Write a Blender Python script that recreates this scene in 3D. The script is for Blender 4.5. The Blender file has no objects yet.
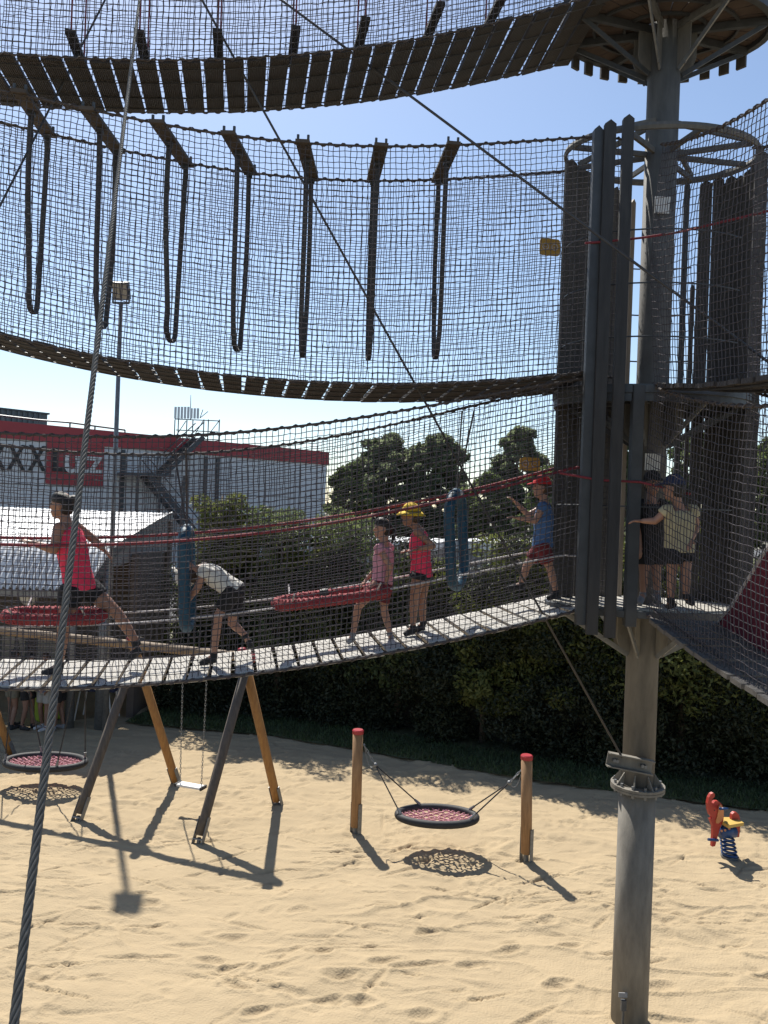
import bpy, bmesh, math, random
import numpy as np
from mathutils import Vector, Matrix, Quaternion
random.seed(7); rng = np.random.default_rng(7)
S = bpy.context.scene; COL = S.collection
PI = math.pi; R = math.radians

# ------------------------------------------------------------------ camera geometry (used to read distances off the photo)
F = 769.0; CAM = Vector((0, 0, 5.0)); ROLL = R(2.12)
RX = Vector((math.cos(ROLL), 0, math.sin(ROLL))); UP = Vector((-math.sin(ROLL), 0, math.cos(ROLL)))
def ray(px, py): return Vector((0, 1, 0)) + RX * ((px - 384) / F) + UP * (-(py - 512) / F)
def W(px, py, D): return CAM + ray(px, py) * D
def G(px, py, z=0.0):
    d = ray(px, py); return CAM + d * ((z - 5.0) / d.z)
def onplane(px, py, P0, n):
    d = ray(px, py); return CAM + d * ((P0 - CAM).dot(n) / d.dot(n))

# ------------------------------------------------------------------ scene, world, light
cam_d = bpy.data.cameras.new('camera'); cam = bpy.data.objects.new('camera', cam_d); COL.objects.link(cam)
cam_d.sensor_fit = 'VERTICAL'; cam_d.sensor_height = 36; cam_d.lens = F / 1024 * 36
cam_d.clip_start = 0.05; cam_d.clip_end = 3000
M3 = Matrix((RX, UP, Vector((0, -1, 0)))).transposed()
cam.matrix_world = Matrix.Translation(CAM) @ M3.to_4x4()
S.camera = cam

SUNV = Vector((0.285, -0.70, -1.0)).normalized()          # the way the light travels
sun_el = math.asin(-SUNV.z); sun_az = math.atan2(-SUNV.x, -SUNV.y)   # azimuth from +Y towards +X
w = bpy.data.worlds.new('World'); S.world = w; w.use_nodes = True
nt = w.node_tree; bg = nt.nodes['Background']
sky = nt.nodes.new('ShaderNodeTexSky'); sky.sky_type = 'NISHITA'; sky.sun_disc = False
sky.sun_elevation = sun_el; sky.sun_rotation = sun_az
sky.air_density = 1.0; sky.dust_density = 0.6; sky.ozone_density = 1.0; sky.altitude = 200
nt.links.new(sky.outputs[0], bg.inputs[0]); bg.inputs[1].default_value = 0.099
sd = bpy.data.lights.new('sun', 'SUN'); sd.energy = 5.0; sd.angle = R(0.6); sd.color = (1.0, 0.955, 0.87)
so = bpy.data.objects.new('sun', sd); COL.objects.link(so); so.location = (-20, 40, 60)
so.rotation_euler = SUNV.to_track_quat('-Z', 'Y').to_euler()
S.view_settings.view_transform = 'Standard'; S.view_settings.look = 'None'
S.view_settings.exposure = 0.68; S.view_settings.gamma = 1.0; S.view_settings.use_curve_mapping = False
S.render.engine = 'CYCLES'
S.cycles.max_bounces = 8; S.cycles.transparent_max_bounces = 16; S.cycles.use_denoising = True
S.cycles.filter_width = 1.5

# ------------------------------------------------------------------ materials
def mat(name, col, rough=0.6, metal=0.0, var=0.15, scale=6.0, bump=0.0, bscale=None, col2=None, detail=5, trans=0.0, spec=None, stretch=None):
    m = bpy.data.materials.new(name); m.use_nodes = True
    n = m.node_tree.nodes; l = m.node_tree.links; b = n['Principled BSDF']
    b.inputs['Roughness'].default_value = rough; b.inputs['Metallic'].default_value = metal
    if spec is not None: b.inputs['Specular IOR Level'].default_value = spec
    tc = n.new('ShaderNodeTexCoord'); vec = tc.outputs['Object']
    if stretch:
        mp = n.new('ShaderNodeMapping'); mp.inputs['Scale'].default_value = stretch
        l.new(vec, mp.inputs[0]); vec = mp.outputs[0]
    nz = n.new('ShaderNodeTexNoise'); nz.inputs['Scale'].default_value = scale; nz.inputs['Detail'].default_value = detail
    nz.inputs['Roughness'].default_value = 0.62
    l.new(vec, nz.inputs['Vector'])
    cr = n.new('ShaderNodeValToRGB'); e = cr.color_ramp.elements
    e[0].position = 0.3; e[1].position = 0.7
    c2 = col2 or tuple(min(1, c * (1 + var)) for c in col)
    c1 = tuple(c * (1 - var) for c in col) if col2 is None else col
    e[0].color = (*c1, 1); e[1].color = (*c2, 1)
    l.new(nz.outputs['Fac'], cr.inputs[0]); l.new(cr.outputs[0], b.inputs['Base Color'])
    if bump:
        nb = n.new('ShaderNodeTexNoise'); nb.inputs['Scale'].default_value = bscale or scale * 4; nb.inputs['Detail'].default_value = 4
        l.new(vec, nb.inputs['Vector'])
        bp = n.new('ShaderNodeBump'); bp.inputs['Strength'].default_value = bump; bp.inputs['Distance'].default_value = 0.02
        l.new(nb.outputs['Fac'], bp.inputs['Height']); l.new(bp.outputs[0], b.inputs['Normal'])
    if trans:
        tr = n.new('ShaderNodeBsdfTranslucent'); mx = n.new('ShaderNodeMixShader'); mx.inputs[0].default_value = trans
        l.new(cr.outputs[0], tr.inputs[0]); l.new(b.outputs[0], mx.inputs[1]); l.new(tr.outputs[0], mx.inputs[2])
        l.new(mx.outputs[0], n['Material Output'].inputs[0])
    return m
def grooved(name, col, col2, axis, freq, rough=0.75, strength=0.8):
    """boards milled with fine lengthwise grooves; axis = the direction the grooves repeat along"""
    m = mat(name, col, rough, 0, 0.2, 9, 0, col2=col2)
    n = m.node_tree.nodes; l = m.node_tree.links; b = n['Principled BSDF']
    tc = n.new('ShaderNodeTexCoord'); d = n.new('ShaderNodeVectorMath'); d.operation = 'DOT_PRODUCT'; d.inputs[1].default_value = axis
    l.new(tc.outputs['Object'], d.inputs[0])
    mu = n.new('ShaderNodeMath'); mu.operation = 'MULTIPLY'; mu.inputs[1].default_value = freq * 2 * PI; l.new(d.outputs['Value'], mu.inputs[0])
    sn = n.new('ShaderNodeMath'); sn.operation = 'SINE'; l.new(mu.outputs[0], sn.inputs[0])
    bp = n.new('ShaderNodeBump'); bp.inputs['Strength'].default_value = strength; bp.inputs['Distance'].default_value = 0.006
    l.new(sn.outputs[0], bp.inputs['Height']); l.new(bp.outputs[0], b.inputs['Normal'])
    return m

U_B = Vector((-0.983, -0.184, 0)).normalized()       # the way the left bridges run (away from the tower)
N_B = Vector((-0.184, 0.983, 0)).normalized()        # across them, away from the viewer
MT = {
 'galv': mat('galvanised_steel', (0.17, 0.175, 0.18), 0.5, 0.5, 0.25, 14, 0.06, 60),
 'galv_old': mat('weathered_steel', (0.115, 0.105, 0.09), 0.78, 0.05, 0.3, 3.2, 0.2, 50, col2=(0.225, 0.205, 0.172), stretch=(3, 3, 0.8), detail=9),
 'steel_shaded': mat('shaded_steel', (0.08, 0.077, 0.073), 0.75, 0.05, 0.3, 4, 0.15, 50, col2=(0.14, 0.134, 0.124), stretch=(3, 3, 0.7)),  # weathered steel darkened in colour for the shade up the tower
 'steel_dark': mat('dark_steel', (0.075, 0.08, 0.088), 0.5, 0.5, 0.2, 9),
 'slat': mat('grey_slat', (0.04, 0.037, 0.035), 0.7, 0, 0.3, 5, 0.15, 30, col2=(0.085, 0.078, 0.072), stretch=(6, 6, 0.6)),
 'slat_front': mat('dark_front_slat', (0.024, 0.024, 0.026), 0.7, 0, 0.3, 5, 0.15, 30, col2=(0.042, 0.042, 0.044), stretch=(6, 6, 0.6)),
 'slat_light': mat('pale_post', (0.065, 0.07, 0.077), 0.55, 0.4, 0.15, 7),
 'slat_sunlit': mat('sunlit_slat', (0.2, 0.16, 0.12), 0.7, 0, 0.25, 4, stretch=(6, 6, 0.5)),  # lighter colour stands for a slat edge catching the sun
 'net': mat('net_cord', (0.085, 0.079, 0.088), 0.95, 0, 0.3, 30, spec=0.05),
 'net_edge': mat('edge_rope', (0.065, 0.055, 0.055), 0.85, 0, 0.3, 40),
 'red_rope': mat('red_rope', (0.2, 0.028, 0.04), 0.8, 0, 0.25, 60, 0.5, 120),
 'pale_rope': mat('pale_rope', (0.45, 0.42, 0.42), 0.8, 0, 0.4, 25, 0.3, 120),
 'wire': mat('wire_rope', (0.125, 0.113, 0.095), 0.7, 0.0, 0.25, 50),
 'cable': mat('dark_cable', (0.055, 0.055, 0.06), 0.55, 0.3, 0.2, 40),
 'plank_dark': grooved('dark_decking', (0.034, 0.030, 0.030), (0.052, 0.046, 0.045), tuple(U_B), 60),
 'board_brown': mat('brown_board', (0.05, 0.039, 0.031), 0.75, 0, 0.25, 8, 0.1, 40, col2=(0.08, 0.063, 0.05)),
 'plank_shaded': grooved('shaded_decking', (0.12, 0.11, 0.10), (0.18, 0.165, 0.15), (0, 1, 0), 60),  # decking colour darkened where the lower right bridge lies in shadow
 'plank_pale': grooved('pale_decking', (0.40, 0.38, 0.345), (0.54, 0.515, 0.47), tuple(U_B), 60, 0.8, 0.5),  # paler decking tone for the lowest bridge
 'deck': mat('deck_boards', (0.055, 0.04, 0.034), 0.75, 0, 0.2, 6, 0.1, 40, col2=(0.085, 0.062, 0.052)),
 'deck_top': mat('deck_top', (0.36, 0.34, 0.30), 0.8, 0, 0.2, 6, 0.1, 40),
 'rubber': mat('rubber_strap', (0.048, 0.046, 0.047), 0.75, 0, 0.3, 20, 0.1),
 'blue_pad': mat('blue_padding', (0.006, 0.055, 0.10), 0.55, 0, 0.2, 8, 0.2, 40),
 'red_pad': mat('red_wrapping', (0.27, 0.035, 0.042), 0.8, 0, 0.3, 30, 0.6, 60),
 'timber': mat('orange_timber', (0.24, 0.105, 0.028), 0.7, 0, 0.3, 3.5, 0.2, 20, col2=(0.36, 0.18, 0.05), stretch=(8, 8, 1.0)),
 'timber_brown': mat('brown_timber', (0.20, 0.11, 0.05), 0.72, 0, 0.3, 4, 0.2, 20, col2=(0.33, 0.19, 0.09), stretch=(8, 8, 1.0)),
 'timber_shaded': mat('shaded_timber', (0.06, 0.048, 0.038), 0.72, 0, 0.3, 4, 0.2, 20, col2=(0.115, 0.09, 0.068), stretch=(8, 8, 1.0)),  # leg timber darkened in colour for the shaded front legs
 'timber_beam': mat('beam_timber', (0.15, 0.10, 0.06), 0.75, 0, 0.3, 5, 0.2, 20, col2=(0.23, 0.165, 0.105)),
 'red_cap': mat('red_plastic', (0.30, 0.015, 0.022), 0.4, 0, 0.1, 10),
 'red_board': mat('red_board', (0.36, 0.03, 0.02), 0.5, 0, 0.1, 8, 0.05),
 'orange_board': mat('orange_board', (0.5, 0.2, 0.08), 0.5, 0, 0.1, 8),
 'yellow_board': mat('yellow_board', (0.5, 0.33, 0.08), 0.5, 0, 0.1, 8),
 'blue_metal': mat('blue_metal', (0.012, 0.05, 0.16), 0.35, 0.1, 0.15, 10),
 'black_foam': mat('black_foam', (0.018, 0.018, 0.02), 0.7, 0, 0.3, 20, 0.1),
 'pink_net': mat('pink_cord', (0.52, 0.25, 0.27), 0.8, 0, 0.35, 60, 0.3),
 'white': mat('white_paint', (0.62, 0.62, 0.61), 0.5, 0, 0.06, 4),
 'facade': mat('pale_facade', (0.60, 0.61, 0.62), 0.6, 0, 0.07, 0.5),
 'facade_red': mat('red_fascia', (0.33, 0.035, 0.042), 0.5, 0, 0.08, 1),
 'black': mat('black_paint', (0.02, 0.02, 0.02), 0.6, 0, 0.2, 4),
 'roof_white': mat('white_roof_sheet', (0.6, 0.61, 0.62), 0.45, 0, 0.08, 2, spec=0.4),
 'wall_grey': mat('grey_wall', (0.24, 0.24, 0.245), 0.8, 0, 0.15, 2, 0.1),
 'dark_wall': mat('brown_wall', (0.10, 0.08, 0.07), 0.8, 0, 0.2, 2, 0.1),
 'corr': mat('ribbed_cladding', (0.11, 0.12, 0.125), 0.5, 0.3, 0.1, 2),
 'bark': mat('bark', (0.07, 0.05, 0.035), 0.9, 0, 0.4, 8, 0.6, 30),
 'leaf_dark': mat('dark_leaf', (0.013, 0.019, 0.009), 0.65, 0, 0.4, 0.8, trans=0.28, col2=(0.028, 0.038, 0.014), detail=8),
 'leaf': mat('green_leaf', (0.085, 0.115, 0.045), 0.6, 0, 0.4, 1.0, trans=0.5, col2=(0.15, 0.18, 0.07), detail=8),
 'leaf_mid': mat('tree_leaf', (0.12, 0.15, 0.085), 0.6, 0, 0.4, .6, trans=0.6, col2=(0.23, 0.26, 0.14), detail=8),
 'leaf_pale': mat('pale_leaf', (0.09, 0.115, 0.03), 0.6, 0, 0.4, 1.5, trans=0.5, col2=(0.18, 0.19, 0.055), detail=8),
 'twig': mat('hedge_core', (0.012, 0.012, 0.008), 0.95, 0, 0.4, 6),
 'grass': mat('grass_blade', (0.05, 0.075, 0.025), 0.7, 0, 0.4, 3, trans=0.2),
 'soil': mat('grassy_soil', (0.045, 0.055, 0.022), 0.95, 0, 0.35, 3, 0.5, 20, col2=(0.085, 0.085, 0.035)),
 'earth': mat('open_ground', (0.16, 0.15, 0.11), 0.95, 0, 0.3, 0.3, 0.1),
 'asphalt': mat('asphalt', (0.075, 0.075, 0.078), 0.9, 0, 0.2, 3, 0.2, 40),
 'canvas': mat('crimson_canvas', (0.13, 0.014, 0.03), 0.75, 0, 0.25, 6, 0.15, 20),
 'skin_shade': mat('shaded_skin', (0.22, 0.12, 0.085), 0.5, 0, 0.08, 8),  # skin colour darkened for the shade under the shelter
 'skin': mat('skin', (0.36, 0.19, 0.13), 0.5, 0, 0.08, 8),
 'skin_tan': mat('tanned_skin', (0.30, 0.15, 0.095), 0.5, 0, 0.08, 8),
 'hair_dark': mat('dark_hair', (0.014, 0.01, 0.008), 0.55, 0, 0.3, 60, 0.3),
 'hair_brown': mat('brown_hair', (0.05, 0.028, 0.016), 0.55, 0, 0.3, 60, 0.3),
 'yellow_plate': mat('yellow_plate', (0.42, 0.25, 0.045), 0.5, 0, 0.1, 6),
 'lime': mat('lime_plastic', (0.33, 0.42, 0.03), 0.5, 0, 0.1, 6),
 'navy': mat('navy_cloth', (0.02, 0.025, 0.06), 0.8, 0, 0.2, 8),
 'lamp_glass': mat('lamp_glass', (0.20, 0.19, 0.17), 0.2, 0, 0.2, 8),
}
def cloth(name, col): 
    k = 'cloth_' + name
    if k not in MT: MT[k] = mat(name + '_cloth', col, 0.85, 0, 0.14, 9, 0.9, 13)
    return MT[k]

# ------------------------------------------------------------------ mesh builder
ORG = {}
class MB:
    def __init__(s): s.v = []; s.f = []; s.m = []; s.mi = 0
    def add(s, vs, fs):
        o = len(s.v); s.v += [tuple(v) for v in vs]; s.f += [tuple(i + o for i in f) for f in fs]; s.m += [s.mi] * len(fs); return s
    def box(s, c, size, ax=None):
        c = Vector(c); X, Y, Z = ax if ax else (Vector((1, 0, 0)), Vector((0, 1, 0)), Vector((0, 0, 1)))
        a, b, d = (t / 2 for t in size); vs = []
        for sx in (-1, 1):
            for sy in (-1, 1):
                for sz in (-1, 1): vs.append(c + X * (a * sx) + Y * (b * sy) + Z * (d * sz))
        return s.add(vs, [(0, 1, 3, 2), (4, 6, 7, 5), (0, 4, 5, 1), (2, 3, 7, 6), (0, 2, 6, 4), (1, 5, 7, 3)])
    def beam(s, a, b, w, h, up=Vector((0, 0, 1))):
        a = Vector(a); b = Vector(b); d = (b - a); L = d.length; d.normalize()
        sd = d.cross(up); sd = sd.normalized() if sd.length > 1e-4 else Vector((1, 0, 0)); u = sd.cross(d)
        return s.box((a + b) / 2, (L, w, h), (d, sd, u))
    def tube(s, pts, r, n=8, closed=False, ref=None, flat=1.0, cap=True):
        pts = [Vector(p) for p in pts]; N = len(pts)
        rs = [r] * N if not isinstance(r, (list, tuple)) else r
        T = []
        for i in range(N):
            if closed: t = pts[(i + 1) % N] - pts[i - 1]
            else: t = pts[min(i + 1, N - 1)] - pts[max(i - 1, 0)]
            T.append(t.normalized())
        x = Vector(ref) if ref is not None else (Vector((1, 0, 0)) if abs(T[0].x) < 0.8 else Vector((0, 1, 0)))
        vs = []; 
        for i in range(N):
            if ref is not None: x = Vector(ref)
            x = x - T[i] * x.dot(T[i]); x.normalize(); y = T[i].cross(x)
            for k in range(n):
                a = 2 * PI * (k + 0.5) / n
                vs.append(pts[i] + x * (math.cos(a) * rs[i]) + y * (math.sin(a) * rs[i] * flat))
        fs = []
        for i in range(N if closed else N - 1):
            j = (i + 1) % N
            for k in range(n): fs.append((i * n + k, i * n + (k + 1) % n, j * n + (k + 1) % n, j * n + k))
        if not closed and cap: fs.append(tuple(range(n - 1, -1, -1))); fs.append(tuple((N - 1) * n + k for k in range(n)))
        return s.add(vs, fs)
    def loft(s, pts, rx, ry, side, n=14):
        """ellipses of half widths rx (along side) and ry stacked along pts"""
        pts = [Vector(p) for p in pts]; N = len(pts); vs = []
        for i in range(N):
            t = (pts[min(i + 1, N - 1)] - pts[max(i - 1, 0)]).normalized()
            x = Vector(side) - t * Vector(side).dot(t); x.normalize(); y = t.cross(x)
            for k in range(n):
                a = 2 * PI * k / n; vs.append(pts[i] + x * (math.cos(a) * rx[i]) + y * (math.sin(a) * ry[i]))
        fs = [(i * n + k, i * n + (k + 1) % n, (i + 1) * n + (k + 1) % n, (i + 1) * n + k) for i in range(N - 1) for k in range(n)]
        fs.append(tuple(range(n - 1, -1, -1))); fs.append(tuple((N - 1) * n + k for k in range(n)))
        return s.add(vs, fs)
    def ball(s, c, r, ax=None, n=12, m=8, lo=-PI / 2, hi=PI / 2):
        c = Vector(c); r = (r, r, r) if not isinstance(r, (list, tuple)) else r
        X, Y, Z = ax if ax else (Vector((1, 0, 0)), Vector((0, 1, 0)), Vector((0, 0, 1))); vs = []
        for i in range(m + 1):
            p = lo + (hi - lo) * i / m
            p = max(-PI / 2 + 0.02, min(PI / 2 - 0.02, p))
            for k in range(n):
                a = 2 * PI * k / n
                vs.append(c + X * (r[0] * math.cos(p) * math.cos(a)) + Y * (r[1] * math.cos(p) * math.sin(a)) + Z * (r[2] * math.sin(p)))
        fs = [(i * n + k, i * n + (k + 1) % n, (i + 1) * n + (k + 1) % n, (i + 1) * n + k) for i in range(m) for k in range(n)]
        fs.append(tuple(range(n - 1, -1, -1))); fs.append(tuple(m * n + k for k in range(n)))
        return s.add(vs, fs)
    def prism(s, poly, n):
        """poly: 3D outline, extruded along vector n"""
        poly = [Vector(p) for p in poly]; k = len(poly); n = Vector(n)
        return s.add(poly + [p + n for p in poly], [tuple(range(k - 1, -1, -1)), tuple(range(k, 2 * k))] + [(i, (i + 1) % k, (i + 1) % k + k, i + k) for i in range(k)])
    def build(s, name, m, parent=None, smooth=False):
        me = bpy.data.meshes.new(name); o = bpy.data.objects.new(name, me); COL.objects.link(o)
        org = ORG.get(parent.as_pointer(), Vector()) if parent else Vector()
        vs = np.array(s.v, dtype=float) - np.array(org) if s.v else np.zeros((0, 3))
        me.from_pydata([tuple(v) for v in vs], [], s.f)
        ms = m if isinstance(m, (list, tuple)) else [m]
        for q in ms: me.materials.append(q)
        if len(ms) > 1: me.polygons.foreach_set('material_index', s.m)
        if smooth: me.polygons.foreach_set('use_smooth', [True] * len(me.polygons))
        me.update()
        if parent: o.parent = parent
        ORG[o.as_pointer()] = org
        return o
def arr_mesh(name, verts, faces, m, parent=None, smooth=False):
    """fast mesh from numpy arrays; all faces are quads"""
    me = bpy.data.meshes.new(name); o = bpy.data.objects.new(name, me); COL.objects.link(o)
    org = ORG.get(parent.as_pointer(), Vector()) if parent else Vector()
    verts = verts - np.array(org)
    me.vertices.add(len(verts)); me.vertices.foreach_set('co', verts.astype(np.float32).ravel())
    me.loops.add(faces.size); me.loops.foreach_set('vertex_index', faces.astype(np.int32).ravel())
    me.polygons.add(len(faces)); me.polygons.foreach_set('loop_start', np.arange(0, faces.size, 4, dtype=np.int32))
    for q in (m if isinstance(m, (list, tuple)) else [m]): me.materials.append(q)
    me.update(calc_edges=True); me.validate()
    if smooth: me.polygons.foreach_set('use_smooth', [True] * len(me.polygons))
    if parent: o.parent = parent
    ORG[o.as_pointer()] = org
    return o
def tag(o, label, cat, group=None, kind=None):
    o['label'] = label; o['category'] = cat
    if group: o['group'] = group
    if kind: o['kind'] = kind
    return o
def thing(name, label, cat, loc, group=None):
    o = bpy.data.objects.new(name, None); COL.objects.link(o); o.location = loc; o.empty_display_size = 0.2
    ORG[o.as_pointer()] = Vector(loc); return tag(o, label, cat, group)
def struct(o, label=None, cat=None):
    o['kind'] = 'structure'
    if label: o['label'] = label; o['category'] = cat
    return o
def vtubes(P, r, ref, n=4):
    """P: lines x points x 3 -> vertices, quads of thin prisms"""
    T = np.gradient(P, axis=1); T /= np.linalg.norm(T, axis=2, keepdims=True)
    x = np.cross(T, np.array(ref)); x /= np.linalg.norm(x, axis=2, keepdims=True); y = np.cross(T, x)
    L, K = P.shape[:2]; ang = [2 * PI * k / n for k in range(n)]
    V = np.stack([P + r * (math.cos(a) * x + math.sin(a) * y) for a in ang], axis=2)   # L,K,n,3
    idx = np.arange(L * K * n).reshape(L, K, n); nx = np.roll(idx, -1, axis=2)
    Fq = np.stack([idx[:, :-1], nx[:, :-1], nx[:, 1:], idx[:, 1:]], axis=-1).reshape(-1, 4)
    return V.reshape(-1, 3), Fq
def join_arr(parts):
    vs = []; fs = []; o = 0
    for v, f in parts: vs.append(v); fs.append(f + o); o += len(v)
    return np.concatenate(vs), np.concatenate(fs)

def lattice(nx, ny, seed): return np.random.default_rng(seed).random((ny, nx))
def vnoise(x, y, seed=0):
    g = lattice(64, 64, seed); xi = np.floor(x).astype(int); yi = np.floor(y).astype(int)
    fx = x - xi; fy = y - yi; fx = fx ** 3 * (fx * (fx * 6 - 15) + 10); fy = fy ** 3 * (fy * (fy * 6 - 15) + 10)
    a = g[yi % 64, xi % 64]; b = g[yi % 64, (xi + 1) % 64]; c = g[(yi + 1) % 64, xi % 64]; d = g[(yi + 1) % 64, (xi + 1) % 64]
    return (a * (1 - fx) + b * fx) * (1 - fy) + (c * (1 - fx) + d * fx) * fy - 0.5

# ------------------------------------------------------------------ ground
def build_ground():
    xs = np.concatenate([np.linspace(-26, -9.2, 40), np.arange(-9.1, 9.1, 0.027), np.linspace(9.2, 26, 40)])
    ys = np.concatenate([np.linspace(-8, 6.6, 30), np.arange(6.7, 11.6, 0.022), np.arange(11.62, 18, 0.045), np.linspace(18.1, 22, 20)])
    X, Y = np.meshgrid(xs, ys)
    wx = X + 0.5 * vnoise(X * 0.8, Y * 0.8, 11); wy = Y + 0.35 * vnoise(X * 0.7, Y * 0.9, 12)
    Z = 0.05 * vnoise(wx * 0.6, wy * 0.8, 1) + 0.04 * vnoise(wx * 1.0 + wy * .3, wy * 2.6, 2)
    rg = np.abs(vnoise(wx * 1.1 + wy * 0.5, wy * 3.2, 3)); Z += 0.055 * np.clip(0.07 - rg, 0, 1) / 0.07 * np.clip(vnoise(wx * .7, wy * .7, 31) + .3, 0, 1)
    rg = np.abs(vnoise(wx * 0.8 - wy * 0.8, wy * 2.1 + wx * .3, 5)); Z += 0.05 * np.clip(0.06 - rg, 0, 1) / 0.06 * np.clip(vnoise(wx * .9, wy * .6, 32) + .25, 0, 1)
    Z += 0.017 * vnoise(wx * 3 + wy * 1.5, wy * 8, 4) + 0.009 * vnoise(wx * 9, wy * 15, 41) + 0.004 * vnoise(X * 17, Y * 22, 6)
    r = random.Random(3)
    def dent(cx, cy, L, wd, a, dp):
        i0, i1 = np.searchsorted(xs, [cx - 0.5, cx + 0.5]); j0, j1 = np.searchsorted(ys, [cy - 0.5, cy + 0.5])
        if i1 <= i0 or j1 <= j0: return
        x = X[j0:j1, i0:i1] - cx; y = Y[j0:j1, i0:i1] - cy
        u = x * math.cos(a) + y * math.sin(a); v = -x * math.sin(a) + y * math.cos(a)
        q = np.sqrt((u / L) ** 2 + (v / wd) ** 2) * (1 + .5 * vnoise(x * 9 + cx * 7, y * 9 + cy * 5, 77)) 
        Z[j0:j1, i0:i1] += -dp * np.clip(1 - q, 0, 1) ** 0.7 + dp * 0.35 * np.exp(-((q - 1.25) / 0.22) ** 2)
    # the tracks of single prints seen in the near sand
    for px, py in [(320, 952), (237, 988), (258, 1013), (332, 1000), (425, 1015), (384, 963), (427, 933), (340, 977), (360, 1002), (290, 992), (232, 938), (210, 962), (560, 985), (660, 985), (545, 922), (570, 945), (510, 950), (150, 905), (300, 910), (470, 965)]:
        g = G(px, py); dent(g.x, g.y, r.uniform(.13, .19), r.uniform(.06, .09), r.uniform(-.3, .4), r.uniform(.03, .05))
    for _ in range(300):
        cx = r.uniform(-9, 9); cy = 7 + r.random() ** 0.8 * 9.5
        dent(cx, cy, r.uniform(.10, .18), r.uniform(.05, .08), r.uniform(-1.2, 1.2), r.uniform(.008, .026))
    for _ in range(700):                                                        # scuffs and small drifts
        cx = r.uniform(-8, 8); cy = 7 + r.random() ** 0.8 * 8.5
        dent(cx, cy, r.uniform(.12, .5), r.uniform(.02, .045), r.gauss(.15, .4), r.uniform(.012, .04))
    for _ in range(16):                                                         # walked trails
        cx = r.uniform(-8, 8); cy = r.uniform(8, 14); a = r.uniform(-.9, .9)
        for k in range(9):
            cx += math.cos(a) * .42; cy += math.sin(a) * .42; a += r.uniform(-.12, .12); sgn = .09 if k % 2 else -.09
            dent(cx - math.sin(a) * sgn, cy + math.cos(a) * sgn, .14, .06, a + r.uniform(-.2, .2), r.uniform(.012, .03))
    for px, py in [(440, 858), (40, 803), (190, 800)]:                          # scuffed hollows under the swings
        g = G(px, py)
        for _ in range(16): dent(g.x + r.gauss(0, .5), g.y + r.gauss(0, .3), r.uniform(.1, .2), r.uniform(.05, .1), r.uniform(-1, 1), r.uniform(.01, .03))
    ny, nx = X.shape; idx = np.arange(nx * ny).reshape(ny, nx)
    Fq = np.stack([idx[:-1, :-1], idx[:-1, 1:], idx[1:, 1:], idx[1:, :-1]], -1).reshape(-1, 4)
    m = mat('sand', (0.355, 0.277, 0.176), 0.95, 0, 0.07, 1.2, 0.6, 40, spec=0.1)
    o = arr_mesh('sand', np.stack([X, Y, Z], -1).reshape(-1, 3), Fq, m, None, True); struct(o)
    mb = MB(); mb.add([(-900, -300, -.25), (900, -300, -.25), (900, 1800, -.25), (-900, 1800, -.25)], [(0, 1, 2, 3)])
    struct(mb.build('ground', MT['earth']))
    mb = MB(); mb.add([(-60, 38, -.2), (80, 30, -.2), (80, 300, -.2), (-60, 300, -.2)], [(0, 1, 2, 3)])
    struct(mb.build('car_park', MT['asphalt']))
build_ground()
# grass strip and hedge line
H0 = Vector((-4.6, 17.0, 0)); H1 = Vector((6.8, 13.55, 0)); HD = (H1 - H0).normalized(); HN = Vector((-HD.y, HD.x, 0))
EDGE = [Vector((x, y, 0)) for x, y in ((-12, 18.2), (-8, 17.75), (-4.2, 17.15), (-2.4, 16.85), (-.9, 16.3), (.8, 15.55), (2.3, 14.85), (4.5, 14.1), (6.7, 13.5), (9.5, 12.9), (14, 12.2))]   # where the sand ends
ET = [-7.9, -3.85, 0, 1.88, 3.48, 5.33, 6.98, 9.3, 11.6, 14.45, 19.0]
def hedge_pt(t, off, z=0):
    x = float(np.interp(t, ET, [e.x for e in EDGE])); y = float(np.interp(t, ET, [e.y for e in EDGE]))
    return Vector((x, y, z)) + HN * (off + .62)
def grass_strip():
    n = 90; vs = []; r = random.Random(2)
    for i in range(n):
        t = -1.5 + 20 * i / (n - 1)
        vs += [hedge_pt(t, -0.68 + r.uniform(-.05, .05), 0.045), hedge_pt(t, -0.3, 0.09), hedge_pt(t, 0.6, 0.10), hedge_pt(t, 6, 0.12)]
    fs = [(i * 4 + k, (i + 1) * 4 + k, (i + 1) * 4 + k + 1, i * 4 + k + 1) for i in range(n - 1) for k in range(3)]
    mb = MB(); mb.add(vs, fs); struct(mb.build('grass_strip', MT['soil']))
    N = 16000; t = rng.uniform(-1.4, 18, N); off = rng.uniform(-0.7, 0.5, N); a = rng.uniform(0, 2 * PI, N); h = rng.uniform(.04, .11, N)
    b = np.stack([np.interp(t, ET, [e.x for e in EDGE]) + HN.x * (off + .62), np.interp(t, ET, [e.y for e in EDGE]) + HN.y * (off + .62), 0.04 + 0.05 * np.clip((off + .75) / .45, 0, 1)], -1)
    wv = np.stack([np.cos(a), np.sin(a), 0 * a], -1) * 0.012; ln = rng.normal(0, .035, (N, 3)); ln[:, 2] = h
    V = np.stack([b - wv, b + wv, b + ln + wv * .3, b + ln - wv * .3], 1).reshape(-1, 3)
    o = arr_mesh('grass', V, np.arange(N * 4).reshape(N, 4), MT['grass'])
    tag(o, 'short shaded grass along the foot of the tall hedge', 'grass', kind='stuff')
grass_strip()

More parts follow.
